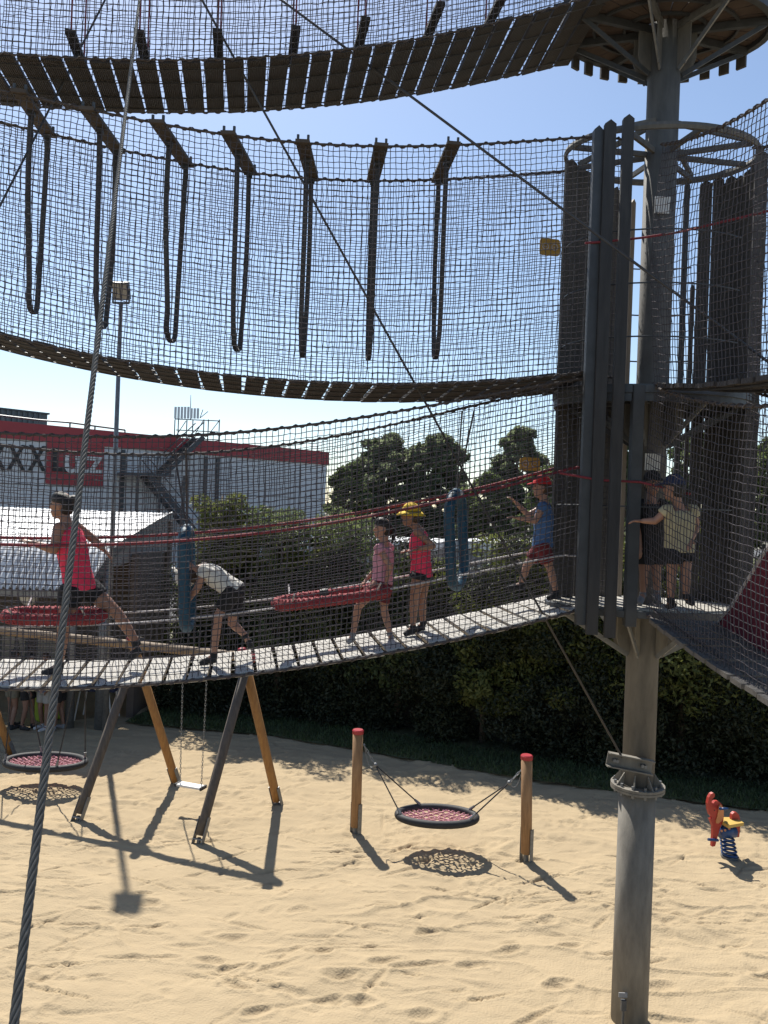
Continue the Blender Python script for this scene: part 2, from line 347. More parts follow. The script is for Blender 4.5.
# ------------------------------------------------------------------ foliage
def leaves(C, size, r):
    """random quads at the points C"""
    N = len(C); d = r.normal(size=(N, 3)); d /= np.linalg.norm(d, axis=1, keepdims=True)
    e = r.normal(size=(N, 3)); e -= d * (e * d).sum(1, keepdims=True); e /= np.linalg.norm(e, axis=1, keepdims=True)
    s = size * r.uniform(.6, 1.35, (N, 1)); a = d * s; b = e * s * .5
    V = np.stack([C - a, C + b * .9 - a * .1, C + a, C - b * .9 - a * .1], 1).reshape(-1, 3)
    return V, np.arange(N * 4).reshape(N, 4)
def clumps(centres, radii, per, r, squash=0.8):
    out = []
    for c, q in zip(centres, radii):
        n = int(per * (q / np.mean(radii)) ** 2)
        d = r.normal(size=(n, 3)); d /= np.linalg.norm(d, axis=1, keepdims=True)
        rad = q * (1 - 0.55 * r.random(n) ** 2.2)
        p = d * rad[:, None]; p[:, 2] *= squash; out.append(np.array(c)[None] + p)
    return np.concatenate(out)
def hedge():
    t = thing('hedge', 'tall dense dark green hedge along the back edge of the sand', 'hedge', tuple(hedge_pt(8, 1)))
    r = np.random.default_rng(5); cs = []; rs = []
    for i in range(400):
        u = r.uniform(-1.2, 19); top = 3.25 + .7 * vnoise(np.array([u * .7]), np.array([3.3]), 8)[0] + .25 * vnoise(np.array([u * 2.1]), np.array([1.3]), 9)[0]
        z = top * r.random() ** 1.25 + .1; cs.append(tuple(hedge_pt(u, .5 + r.random() ** 1.6 * 1.5 + .12 * abs(z - 1.2) , z))); rs.append(r.uniform(.38, .75))
    for i in range(120):
        u = r.uniform(-1.2, 19); z = r.uniform(3.0, 4.35) * (.85 + .3 * (vnoise(np.array([u * 1.1]), np.array([7.3]), 18)[0] + .5)); cs.append(tuple(hedge_pt(u, .55 + r.uniform(0, .9), z))); rs.append(r.uniform(.2, .4))
    V, Fq = leaves(clumps(cs, rs, 640, r, .9), .044, r)
    arr_mesh('foliage', V, Fq, MT['leaf_dark'], t)
    n = 70; vs = []
    for i in range(n):
        u = -1 + 20 * i / (n - 1)
        for (o, z) in ((1.15, -.1), (1.1, .8), (1.2, 1.7), (1.4, 2.6), (1.8, 2.6), (2.2, 1.2), (2.2, -.1)):
            vs.append(hedge_pt(u, o + .1 + r.uniform(-.12, .12), z + (r.uniform(-.15, .15) if z > 0 else 0)))
    mb = MB(); mb.add(vs, [(i * 7 + k, (i + 1) * 7 + k, (i + 1) * 7 + k + 1, i * 7 + k + 1) for i in range(n - 1) for k in range(6)])
    mb.build('opaque_core', MT['twig'], t)  # added opaque core that stops light passing through the hedge
hedge()
def tree(name, label, base, h, rad, lm, group, n_cl=34, per=170, leaf=.16, crown0=0.3, shape='round', seed=0):
    t = thing(name, label, 'tree', base, group); r = np.random.default_rng(seed); b = Vector(base)
    tr = max(.05, h * .018); mb = MB()
    sway = [Vector((r.normal(0, .02 * h), r.normal(0, .02 * h), h * k)) for k in (0.0, .3, .6, .9)]; sway[0] = Vector((0, 0, -.15))
    mb.tube([b + p for p in sway], [tr, tr * .8, tr * .5, tr * .15], 8)
    cs = []; rs = []
    n_cl = int(n_cl * (2.6 if shape == 'round' else 1.5)); per = int(per * (.75 if shape == 'round' else .9))
    for i in range(n_cl):
        k = (i + .5) / n_cl; z = h * (crown0 + (1 - crown0) * k * .95)
        if shape == 'cone': w_ = rad * (1 - k) ** .8 + .12 * rad
        elif shape == 'bush': w_ = rad * (.95 - .3 * k)
        elif shape == 'column': w_ = rad * (1 - .5 * k ** 2)
        else: w_ = rad * math.sqrt(max(.08, 1 - (2 * k - .85) ** 2 / 1.4))
        a = i * 2.399 + r.uniform(-.5, .5); d = w_ * (r.uniform(.3, 1.08) if shape != 'column' else r.uniform(.1, .7))
        c = b + Vector((math.cos(a) * d, math.sin(a) * d, z)); cs.append(tuple(c)); rs.append((.2 if shape == 'round' else .3) * rad * r.uniform(.35, 1.6))
        if i % 3 == 0:
            s0 = b + Vector((sway[2].x * .5, sway[2].y * .5, z - d * .5 if z - d * .5 > .1 else .1)); mb.tube([s0, (s0 + c) / 2 + Vector((0, 0, .05 * h)), c], [tr * .35, tr * .22, tr * .06], 5)
    mb.build('trunk', MT['bark'], t, True)
    V, Fq = leaves(clumps(cs, rs, per, r, .75), leaf, r)
    arr_mesh('crown', V, Fq, MT[lm], t)
    return t

TG = 'trees behind the hedge'
def tree_at(px, top, D, wpx, label, lm='leaf', zb=-.2, **k):
    g = W(px, top, D); h = g.z - zb; rad = wpx / 2 / F * D
    tree(k.pop('name', 'broadleaf_tree'), label, (g.x, g.y, zb), h, rad, lm, TG, **k)
tree_at(385, 434, 46, 74, 'dark rounded tree top rising just right of the store corner', 'leaf_mid', seed=1, n_cl=46, per=210, leaf=.17, crown0=.25)
tree_at(437, 432, 44, 70, 'dark rounded tree behind the right-hand blue hanging loop', 'leaf_mid', seed=2, n_cl=46, per=210, leaf=.17, crown0=.25)
tree_at(348, 462, 40, 50, 'pale green slender tree touching the corner of the white store', 'leaf', seed=3, n_cl=36, per=180, leaf=.15)
tree_at(522, 424, 40, 58, 'tall dark tree just behind the yellow plate and the tower slats', 'leaf_mid', seed=4, n_cl=46, per=200, leaf=.16, crown0=.2)
tree_at(488, 472, 38, 60, 'lower mid green tree between the blue loop and the tall dark tree', 'leaf', seed=5, n_cl=38, per=180, leaf=.15)
tree_at(550, 462, 34, 56, 'green tree half hidden behind the left edge of the tower slats', 'leaf', seed=6, n_cl=38, per=180, leaf=.14)
tree_at(628, 415, 42, 26, 'narrow dark cypress seen through the gap beside the mast', 'leaf_mid', seed=7, n_cl=40, per=130, leaf=.13, shape='column', crown0=.05, name='cypress_tree')
tree_at(700, 428, 34, 70, 'sunlit tree glimpsed through the slits right of the mast', 'leaf', seed=8, n_cl=40, per=180, leaf=.14)
tree_at(775, 430, 30, 70, 'tree beyond the right end of the slat enclosure', 'leaf', seed=9, n_cl=36, per=160, leaf=.13)
for i, (px, top, D, wpx, lab, lm) in enumerate([
    (222, 492, 22, 34, 'thin pale shrub standing behind the bending child in the white shirt', 'leaf_pale'),
    (252, 512, 22, 40, 'yellowish shrub between the bending child and the red ring', 'leaf_pale'),
    (205, 560, 21, 44, 'low shrub behind the left-hand blue hanging loop', 'leaf_pale'),
    (285, 508, 24, 44, 'olive shrub straight above the red oval ring', 'leaf'),
    (318, 545, 23, 44, 'shrub to the left of the pink-dressed girl, above the red ring', 'leaf_pale'),
    (348, 512, 26, 50, 'shrub directly behind the pink-dressed girl', 'leaf'),
    (400, 548, 23, 44, 'dark low shrub behind the girl in the yellow hat', 'leaf'),
    (440, 560, 22, 40, 'low shrub behind the foot of the right-hand blue loop', 'leaf_pale'),
    (515, 530, 21, 46, 'sunlit shrub behind the boy in the red cap', 'leaf_pale'),
    (488, 578, 20, 44, 'low pale shrub between the blue loop and the boy in the red cap', 'leaf_pale'),
    (556, 535, 21, 50, 'tall shrub behind the left edge of the tower', 'leaf_pale'),
    (625, 520, 21, 60, 'bright shrub seen through the slats beside the mast', 'leaf_pale'),
    (690, 520, 20, 60, 'bright shrub seen through the slits behind the boy in cream', 'leaf_pale'),
    (775, 560, 17, 60, 'leafy shrub beyond the crimson canvas panel', 'leaf_pale')]):
    d_ = ray(px, 512); D = next(y_ for y_ in np.arange(10, 25, .05) if y_ > np.interp(d_.x * y_, [e.x for e in EDGE], [e.y for e in EDGE]) + 1.75 + .3 * (i % 3))
    tree_at(px, top, D, wpx * 1.8, lab, lm, seed=20 + i, n_cl=46, per=150, leaf=.055, crown0=.3, shape='bush', name='garden_shrub')

# ------------------------------------------------------------------ store, roofs and low buildings behind
def text(body, name, size, loc, xdir, m, parent, bold=1.0, ydir=Vector((0, 0, 1)), depth=.03, sx=1.0):
    c = bpy.data.curves.new(name, 'FONT'); c.body = body; c.size = size; c.extrude = depth; c.offset = bold * .02 * size; c.align_x = 'LEFT'; c.align_y = 'BOTTOM'
    o = bpy.data.objects.new(name, c); COL.objects.link(o)
    dg = bpy.context.evaluated_depsgraph_get(); me = bpy.data.meshes.new_from_object(o.evaluated_get(dg)); bpy.data.objects.remove(o)
    xd = Vector(xdir).normalized(); yd = Vector(ydir); zd = xd.cross(yd)
    me.transform(Matrix.Diagonal((sx, 1, 1, 1)))
    me.transform(Matrix.Translation(Vector(loc) - ORG.get(parent.as_pointer(), Vector())) @ Matrix((xd, yd, zd)).transposed().to_4x4())
    me.materials.clear(); me.materials.append(m)
    ob = bpy.data.objects.new(name, me); COL.objects.link(ob); ob.parent = parent; ORG[ob.as_pointer()] = ORG.get(parent.as_pointer(), Vector()); return ob
def store():
    A = W(0, 422, 45); B = W(327, 454, 60); top = A.z
    A = Vector((A.x, A.y, 0)); B = Vector((B.x, B.y, 0)); d = (B - A).normalized(); n = Vector((d.y, -d.x, 0))
    A2 = A - d * 16; L = (B - A2).length
    t = thing('furniture_store', 'long white store with a red roof band and a big lettered sign', 'building', tuple(A2))
    mb = MB(); mb.box(A2 + d * L / 2 - n * 15 + Vector((0, 0, top / 2 - .5)), (L, 30, top), (d, n, Vector((0, 0, 1)))); mb.build('wall', MT['facade'], t)
    mb = MB(); mb.box(A2 + d * L / 2 - n * 15 + Vector((0, 0, top - .42)), (L + .24, 30.24, 1.0), (d, n, Vector((0, 0, 1)))); mb.build('fascia', MT['facade_red'], t)
    mb = MB(); mb.box(A2 + d * L / 2 - n * 15 + Vector((0, 0, top + .06)), (L - .3, 29.7, .1), (d, n, Vector((0, 0, 1)))); mb.build('roof', MT['corr'], t)
    mb = MB()
    for k in range(int(L / 3)): mb.box(A2 + d * (k * 3 + 1) + n * .01 + Vector((0, 0, top / 2 - .6)), (.06, .05, top - .8), (d, n, Vector((0, 0, 1))))
    for z in (top * .33, top * .62): mb.box(A2 + d * L / 2 + n * .008 + Vector((0, 0, z)), (L, .04, .05), (d, n, Vector((0, 0, 1))))
    mb.build('panel_seam', MT['wall_grey'], t)
    def fp(px, py): return onplane(px, py, A + n * .02, n)
    q = [fp(47, 442), fp(104, 447), fp(104, 487), fp(47, 484)]
    x0 = (q[0] - A).dot(d); x1 = (q[1] - A).dot(d); z0 = q[3].z; z1 = q[0].z
    mb = MB(); c = A + d * (x0 + x1) / 2 + n * .06; c.z = (z0 + z1) / 2; mb.box(c, (x1 - x0, .12, z1 - z0), (d, n, Vector((0, 0, 1)))); mb.build('sign_panel', MT['facade_red'], t)
    def letters(s, px, py0, py1, m, off, cap_=.70, bold=.9, sx=1.0):
        a = fp(px, py1); b = fp(px, py0); hgt = b.z - a.z
        p = A + d * (a - A).dot(d) + n * off; p.z = a.z
        return text(s, 'sign_lettering', hgt / cap_, p, d, m, t, bold, sx=sx)
    letters('X', -13.5, 450, 476, MT['black'], .08, .70, .9, .62); letters('X', 7, 451, 476, MT['black'], .08, .70, .9, .62); letters('X', 28, 452, 477, MT['black'], .08, .70, .9, .62)
    letters('L', 49.5, 454, 477, MT['black'], .17); letters('u', 62, 460, 478.5, MT['white'], .17, .53); letters('t', 77, 456, 478.5, MT['white'], .17, .66); letters('z', 86.5, 461, 479, MT['white'], .17, .53)
    # roof rail
    mb = MB(); a = fp(-60, 407); pts = [fp(x, y) for x, y in ((-60, 408), (4, 416), (38, 420), (70, 422.5), (95, 426), (125, 430))]
    for k in range(len(pts) - 1): mb.tube([pts[k], pts[k + 1]], .06, 6)
    for p in pts[1:]: mb.tube([p, Vector((p.x, p.y, top + .05))], .05, 5)
    mb.build('roof_rail', MT['steel_dark'], t)
    # outside stair
    st = MB(); o = n * 1.0
    def sp(px, py, k): p = fp(px, py); return p + n * k
    l0, l1 = sp(113, 474, 0), sp(162, 476, 0)
    st.box((l0 + l1) / 2 + n * 1.0, ((l1 - l0).length, 1.8, .18), ((l1 - l0).normalized(), n, Vector((0, 0, 1))))
    for (a, b) in (((140, 476), (190, 536)), ((155, 474), (193, 438))):
        for k in (.3, 1.6):
            st.beam(sp(*a, k), sp(*b, k), .1, .32); st.beam(sp(*a, k) + Vector((0, 0, 1)), sp(*b, k) + Vector((0, 0, 1)), .06, .06)
        for i in range(13):
            f = (i + .5) / 13; p = sp(*a, 0).lerp(sp(*b, 0), f); st.box(p + n * .95, (.3, 1.3, .05), (d, n, Vector((0, 0, 1))))
    for px in (128, 150, 174): 
        p = sp(px, 476, 1.6); st.box(Vector((p.x, p.y, p.z / 2)), (.16, .16, p.z))
    for px in (115, 130, 146, 160):
        p = sp(px, 474, 1.7); st.tube([p, p + Vector((0, 0, 1.1))], .04, 5)
    st.beam(sp(113, 474, 1.7) + Vector((0, 0, 1.1)), sp(162, 476, 1.7) + Vector((0, 0, 1.1)), .06, .06)
    st.build('outside_stair', MT['steel_dark'], t)
    mb = MB()
    for px in (205, 217, 122): p = fp(px, 470); mb.box(Vector((p.x, p.y, top / 2 - .6)) + n * .1, (.22, .2, top - .9), (d, n, Vector((0, 0, 1))))
    mb.build('downpipe', MT['steel_dark'], t)
    # antennas on the roof
    P = W(197, 440, 60); t2 = thing('roof_antenna', 'cluster of pale aerial panels on a frame above the store roof', 'antenna', (P.x, P.y, top))
    mb = MB(); 
    def ap(px, py, D=60): return W(px, py, D)
    for a, b in (((175, 419), (220, 421)), ((176, 430), (218, 432)), ((175, 438), (220, 440))):
        mb.beam(ap(*a), ap(*b), .05, .07)
    for px in (175, 178.5, 187, 193, 204, 208.5, 219.5): 
        for D in (60, 62): mb.tube([ap(px, 419.5, D), Vector((ap(px, 419.5, D).x, ap(px, 419.5, D).y, top - .2))], .045, 5)
    mb.beam(ap(176, 436), ap(186, 421), .05, .05); mb.beam(ap(194, 436), ap(203, 421), .05, .05); mb.beam(ap(209, 434), ap(219, 421), .05, .05)
    mb.build('frame', MT['steel_dark'], t2)
    for k in range(8):
        mb = MB(); px = 175.5 + k * 3.2; a = ap(px, 418.6); b = ap(px, 406.8 + (k > 4) * 1.5); mb.box((a + b) / 2, (.17, .1, (b - a).length)); mb.build('aerial_panel', MT['white'], t2)
    mb = MB(); mb.tube([ap(190.5, 420), ap(190.8, 395)], [.045, .02], 6); mb.tube([ap(200, 418), ap(203, 409.5)], .03, 5); mb.tube([ap(200, 418), ap(208, 411.5)], .03, 5); mb.build('whip_aerial', MT['steel_dark'], t2)
    # dark ribbed block on the roof, further back
    a = W(-60, 404, 62); b = W(47.5, 413, 68); zt = (W(20, 409.5, 65)).z
    t3 = thing('roof_plant_room', 'dark ribbed metal block rising behind the red roof band', 'building', (b.x, b.y, 0)); 
    dd = Vector((b.x - a.x, b.y - a.y, 0)); LL = dd.length; dd.normalize(); nn = Vector((dd.y, -dd.x, 0)); mb = MB()
    mb.box(Vector((a.x, a.y, zt / 2)) + dd * LL / 2 - nn * 4, (LL, 8, zt), (dd, nn, Vector((0, 0, 1))))
    mb.build('wall', MT['corr'], t3); mb = MB()
    for i in range(int(LL / .45)): mb.box(Vector((a.x, a.y, zt - 1.5)) + dd * (.2 + i * .45) + nn * .05, (.18, .12, 3.2), (dd, nn, Vector((0, 0, 1))))
    mb.build('cladding_rib', MT['corr'], t3); mb = MB(); mb.box(Vector((a.x, a.y, zt + .06)) + dd * LL / 2 - nn * 4, (LL + .3, 8.3, .14), (dd, nn, Vector((0, 0, 1)))); mb.build('roof', MT['steel_dark'], t3)
store()
def low_buildings():
    for (x0, x1, ytop, D, lab) in ((312, 430, 538, 31, 'low grey building with a pale parapet, left of the yellow-hatted girl'), (452, 560, 541, 29, 'low grey building with a pale parapet, right of the blue loop')):
        a = W(x0, ytop, D); b = W(x1, ytop + 2, D - 1.5); zt = a.z; a.z = b.z = 0; d = (b - a); L = d.length; d.normalize(); n = Vector((d.y, -d.x, 0))
        t = thing('low_building', lab, 'building', tuple(a)); X = (d, n, Vector((0, 0, 1)))
        mb = MB(); mb.box(a + d * L / 2 - n * 3 + Vector((0, 0, zt / 2 - .3)), (L, 6, zt), X); mb.build('wall', MT['wall_grey'], t)
        mb = MB(); mb.box(a + d * L / 2 - n * 3 + Vector((0, 0, zt - .12)), (L + .2, 6.2, .3), X); mb.build('parapet', MT['facade'], t)
        for k in range(3):
            mb = MB(); mb.box(a + d * L * (k + .5) / 3 + n * .01 + Vector((0, 0, zt * .55)), (.9, .06, 1.0), X); w_ = mb.build('window', MT['steel_dark'], t)
            mb = MB(); mb.box(a + d * L * (k + .5) / 3 + n * .045 + Vector((0, 0, zt * .55 - .55)), (1.1, .12, .07), X); mb.build('sill', MT['white'], w_)
low_buildings()

def pavilion():
    t = thing('pavilion', 'open shelter with a curved white corrugated roof at the left edge of the sand', 'shelter', (-10, 17.5, 0))
    prof = [(16.2, 3.12, -6.2), (16.5, 3.47, -6.12), (16.85, 3.82, -6.02), (17.2, 4.08, -5.92), (18.2, 4.35, -5.75), (19.2, 4.58, -5.65), (20.2, 4.76, -5.6)]
    xs = np.arange(-20, -5.0, .0233); vs = []; NX = len(xs)
    for (y, z, xr) in prof:
        for x in xs: xx = min(x, xr); vs.append((xx, y, z + (.05 if y < 17.1 else .012 if y < 17.5 else .006) * math.sin(xx * 2 * PI / .14)))
    fs = [(i * NX + k, i * NX + k + 1, (i + 1) * NX + k + 1, (i + 1) * NX + k) for i in range(len(prof) - 1) for k in range(NX - 1)]
    mb = MB(); mb.add(vs, fs); mb.add([(a, b, c - .04) for a, b, c in vs], fs); mb.build('roof', MT['roof_white'], t, True)
    mb = MB()
    for i in range(len(prof) - 1):
        (y, z, x), (y2, z2, x2) = prof[i], prof[i + 1]; mb.beam((x + .04, y, z - .06), (x2 + .04, y2, z2 - .06), .05, .2)
    mb.beam((-20, 16.2, 3.0), (-6.2, 16.2, 3.0), .06, .14); mb.build('roof_trim', MT['galv'], t)
    mb = MB(); mb.prism([(-6.1, 16.6, 3.5), (-6.0, 17.3, 4.05), (-5.62, 20.1, 4.68), (-5.62, 20.1, 3.75)], (-.04, 0, 0)); mb.build('gable', MT['wall_grey'], t)
    for (px, w_) in ((75, .13), (107, .2)):
        mb = MB(); g = G(px, 724); z = 3.2 if g.y < 16.6 else 3.6; mb.tube([(g.x, 16.9, -.1), (g.x, 16.9, 3.7)], w_ / 2 + .03, 10); mb.build('post', MT['galv'], t, True)
    mb = MB(); mb.box((-13.2, 20.2, 2.1), (15.3, .2, 4.9)); mb.box((-5.75, 19.0, 1.7), (.16, 2.2, 4.2)); mb.build('wall', MT['dark_wall'], t)
    for k, px in enumerate((14, 50)):
        mb = MB(); p = W(px, 655, 20.05); mb.box(p, (.7, .06, 1.1)); f_ = mb.build('window', MT['steel_dark'], t)
        mb = MB(); mb.box(p + Vector((0, -.035, 0)), (.6, .02, 1.0)); mb.build('pane', MT['lamp_glass'], f_)
    P = W(29, 597, 17.2); t2 = thing('globe_lamp', 'round white globe lamp hanging under the shelter roof', 'lamp', tuple(P))
    mb = MB(); mb.ball(P, .19, n=18, m=12); mb.build('globe', MT['white'], t2, True)
    mb = MB(); mb.tube([P + Vector((0, 0, .18)), P + Vector((0, 0, 1.0))], .012, 6); mb.tube([P + Vector((0, 0, .17)), P + Vector((0, 0, .24))], .05, 8); mb.build('stem', MT['steel_dark'], t2)
    g = G(36, 725); mb = MB(); c = Vector((g.x, g.y + .5, .38))
    for z, s_ in ((0.02, .62), (.1, .7), (.68, .74), (.74, .70)): pass
    mb.loft([c + Vector((0, 0, z)) for z in (-.36, -.32, .3, .36)], [.34, .37, .39, .36], [.34, .37, .39, .36], (1, 0, 0), 4)
    tag(mb.build('storage_tub', MT['lime'], None), 'lime green square tub standing in the shade of the shelter', 'tub')
    g = G(92, 722); t3 = thing('folding_table', 'thin-legged table under a dark blue cloth between the shelter posts', 'table', (g.x, g.y + .3, 0)); mb = MB(); c = Vector((g.x, g.y + .3, 0))
    mb.box(c + Vector((0, 0, 1.02)), (.9, .6, .05)); top = mb.build('tabletop', MT['navy'], t3)
    mb = MB(); 
    for k, (sx, sy) in enumerate(((-1, -1), (1, -1), (1, 1), (-1, 1))):
        q = MB(); q.tube([c + Vector((.28 * sx, .2 * sy, 1.0)), c + Vector((.42 * sx, .27 * sy, 0))], .018, 6); q.build('leg', MT['white'], t3)
    n = 28; ring = [(-.47, -.32), (.47, -.32), (.47, .32), (-.47, .32)]
    for z, k in ((1.05, 1), (.9, 1.02), (.7, 1.06)): 
        for (x, y) in ring: mb.v.append(tuple(c + Vector((x * k, y * k, z))))
    for i in range(2):
        for k in range(4): mb.f.append((i * 4 + k, i * 4 + (k + 1) % 4, (i + 1) * 4 + (k + 1) % 4, (i + 1) * 4 + k)); mb.m.append(0)
    mb.f.append((0, 1, 2, 3)); mb.m.append(0); mb.build('cloth_cover', MT['navy'], t3)
pavilion()

def floodlight():
    g = W(110, 650, 16.2); x, y = g.x, 16.2; top = W(121, 303, 16.2); x = top.x
    t = thing('floodlight_mast', 'tall thin steel mast carrying a twin floodlight above the store roof', 'lamp post', (x, y, 0))
    mb = MB(); mb.tube([(x, y, -.1), (x, y, 4.5), (x, y, top.z)], [.06, .05, .042], 10); mb.build('pole', MT['galv'], t, True)
    mb = MB(); z = top.z; mb.beam((x - .17, y, z), (x + .17, y, z), .04, .04); mb.beam((x - .17, y, z), (x - .17, y, z + .3), .03, .04, Vector((0, 1, 0))); mb.beam((x + .17, y, z), (x + .17, y, z + .3), .03, .04, Vector((0, 1, 0))); mb.build('bracket', MT['steel_dark'], t)
    mb = MB(); ax = (Vector((1, 0, 0)), Vector((0, .9, .42)), Vector((0, -.42, .9))); c = Vector((x, y, z + .26)); mb.box(c, (.32, .18, .36), ax)
    for k in range(5): mb.box(c + ax[1] * .11 + ax[0] * (-.13 + .065 * k), (.012, .06, .3), ax)
    h = mb.build('lamp_head', MT['steel_dark'], t)
    for k in (-1, 1):
        mb = MB(); mb.box(c - ax[1] * .093 + ax[0] * (.078 * k), (.13, .012, .3), ax); mb.build('lens', MT['lamp_glass'], h)
floodlight()

# ------------------------------------------------------------------ the mast tower
PB = G(629, 1019); PX, PY = PB.x, PB.y           # foot of the mast
def zat(px, py, D): return W(px, py, D).z
ERX, ERY = 0.95, 0.62
def ell(a, k=1.0, z=0): return Vector((PX + math.cos(a) * ERX * k, PY + math.sin(a) * ERY * k, z))
Z1, Z2, Z3 = zat(600, 601, PY), zat(600, 384, PY - .5), zat(655, 25, PY)
ZR = zat(658, 156, PY)
def tower():
    t = thing('climbing_tower', 'tall steel mast tower with three slatted platforms holding up the net bridges', 'climbing tower', (PX, PY, 0))
    zf = zat(636, 786, PY)
    mb = MB(); mb.tube([(PX, PY, -.3), (PX, PY, zf - .02)], .178, 32); mb.build('base_tube', MT['galv_old'], t, True)
    mb = MB(); mb.tube([(PX, PY, zf + .02), (PX, PY, Z3 + .3)], .157, 32); mast = mb.build('upper_tube', MT['steel_shaded'], t, True)
    mb = MB(); mb.tube([(PX, PY, zf - .025), (PX, PY, zf - .002)], .262, 32); mb.tube([(PX, PY, zf + .002), (PX, PY, zf + .028)], .262, 32)
    for k in range(8):
        a = 2 * PI * k / 8 + .3; u = Vector((math.cos(a), math.sin(a), 0)); c = Vector((PX, PY, zf)); tn = Vector((-u.y, u.x, 0)) * .006
        mb.prism([c + u * .16 + Vector((0, 0, .03)) - tn, c + u * .25 + Vector((0, 0, .03)) - tn, c + u * .16 + Vector((0, 0, .15)) - tn], tn * 2)
    fl = mb.build('flange', MT['galv_old'], t); fl['label'] = 'bolted flange ring joining the two mast tubes'
    mb = MB()
    for k in range(12):
        a = 2 * PI * k / 12; c = Vector((PX + .225 * math.cos(a), PY + .225 * math.sin(a), zf)); mb.tube([c + Vector((0, 0, -.06)), c + Vector((0, 0, .06))], .014, 6)
    mb.build('bolt', MT['galv'], fl)
    # channel clamp the cable ties to
    c = W(628, 763, PY - .2); a = W(607, 758, PY - .2); b = W(652, 767, PY - .2); ax = (b - a).normalized(); nn = Vector((0, -1, 0)); u2 = ax.cross(nn) * -1
    mb = MB(); L = (b - a).length
    mb.box((a + b) / 2, (L, .012, .115), (ax, nn, u2)); mb.box((a + b) / 2 + u2 * .0635 + nn * .03, (L, .07, .012), (ax, nn, u2)); mb.box((a + b) / 2 - u2 * .0635 + nn * .03, (L, .07, .012), (ax, nn, u2))
    cl = mb.build('clamp_channel', MT['galv_old'], t); mb = MB()
    for f in (.14, .2, .76, .83): p = a.lerp(b, f); mb.tube([p + nn * .0, p + nn * .05], .017, 6)
    mb.build('bolt', MT['galv'], cl)
    # label and small box near the foot
    p = W(623, 995, PY - .19); mb = MB(); mb.box(p, (.085, .01, .045)); mb.build('name_plate', MT['wall_grey'], t)
    p = W(623.5, 1005, PY - .2); mb = MB(); mb.box(p, (.05, .035, .1)); mb.tube([p + Vector((0, 0, -.05)), p + Vector((-.005, 0, -.3))], .012, 6); mb.build('cable_outlet', MT['steel_dark'], t)
    for (px, py) in ((662.5, 205), (652.5, 462)):
        p = W(px, py, PY - .175); mb = MB(); mb.box(p, (.15, .008, .165)); mb.build('notice_sheet', MT['white'], t)
    # platforms
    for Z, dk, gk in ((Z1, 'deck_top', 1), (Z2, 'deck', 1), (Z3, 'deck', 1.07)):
        ell = lambda a, k=1.0, z=0, g_=gk: Vector((PX + math.cos(a) * ERX * k * g_, PY + math.sin(a) * ERY * k * g_, z))
        mb = MB(); n = 26                                                           # radial boards
        for k in range(n):
            a0 = 2 * PI * (k + .04) / n; a1 = 2 * PI * (k + .96) / n
            mb.prism([ell(a0, .2, Z - .03), ell(a1, .2, Z - .03), ell(a1, .985, Z - .03), ell((a0 + a1) / 2, .99, Z - .03), ell(a0, .985, Z - .03)], (0, 0, .03))
        d_ = mb.build('deck', MT[dk], t)
        mb = MB(); rim = [ell(2 * PI * k / 48, 1.01, Z - .05) for k in range(48)]
        mb.tube(rim, .045, 4, True, (0, 0, 1)); 
        for kk in (.4, .7): mb.tube([ell(2 * PI * k / 36, kk, Z - .05) for k in range(36)], .018, 4, True, (0, 0, 1))
        mb.build('rim', MT['steel_dark'], t)
        for k in range(8):
            a = 2 * PI * (k + .5) / 8; u = ell(a) - Vector((PX, PY, 0)); ul = u.normalized()
            mb = MB(); mb.beam(Vector((PX, PY, Z - .08)) + ul * .15, ell(a, 1, Z - .08), .04, .07)
            mb.beam(Vector((PX, PY, Z - .52)) + ul * .17, ell(a, .95, Z - .11), .018, .045)
            b_ = mb.build('brace', MT['galv'] if (Z == Z1 or k in (5, 6)) else MT['steel_dark'], t)
            tn = Vector((-ul.y, ul.x, 0)) * .008; c = Vector((PX, PY, Z)); mb = MB()
            mb.prism([c + ul * .15 + Vector((0, 0, -.08)) - tn, c + ul * .30 + Vector((0, 0, -.08)) - tn, c + ul * .30 + Vector((0, 0, -.36)) - tn, c + ul * .25 + Vector((0, 0, -.5)) - tn, c + ul * .15 + Vector((0, 0, -.5)) - tn], tn * 2); mb.build('gusset', MT['galv_old'] if Z == Z1 else MT['steel_shaded'], b_)
    ell = lambda a, k=1.0, z=0: Vector((PX + math.cos(a) * ERX * k, PY + math.sin(a) * ERY * k, z))
    # deep fascia of the middle platform
    mb = MB(); N = 40; vs = []
    for k in range(N):
        a = 2 * PI * k / N
        for (kk, z) in ((1.0, Z2 - .16), (1.03, Z2 - .16), (1.03, Z2 - .0), (1.0, Z2 - .0)): vs.append(ell(a, kk, z))
    mb.add(vs, [(k * 4 + j, ((k + 1) % N) * 4 + j, ((k + 1) % N) * 4 + (j + 1) % 4, k * 4 + (j + 1) % 4) for k in range(N) for j in range(4)]); mb.build('fascia_band', MT['steel_dark'], t)
    # upper ring with spokes
    mb = MB(); mb.tube([ell(2 * PI * k / 56, 1.0, ZR) for k in range(56)], .036, 6, True, (0, 0, 1), .55); rg = mb.build('top_ring', MT['steel_shaded'], t, False)
    mb = MB()
    for k in range(8):
        a = 2 * PI * (k + .25) / 8; ul = (ell(a) - Vector((PX, PY, 0))).normalized(); mb.beam(Vector((PX, PY, ZR)) + ul * .15, ell(a, .97, ZR), .03, .05)
        if k % 2: mb.beam(Vector((PX, PY, ZR + .3)) + ul * .15, ell(a, .95, ZR + .03), .035, .05)
    mb.build('spoke', MT['steel_shaded'], t)
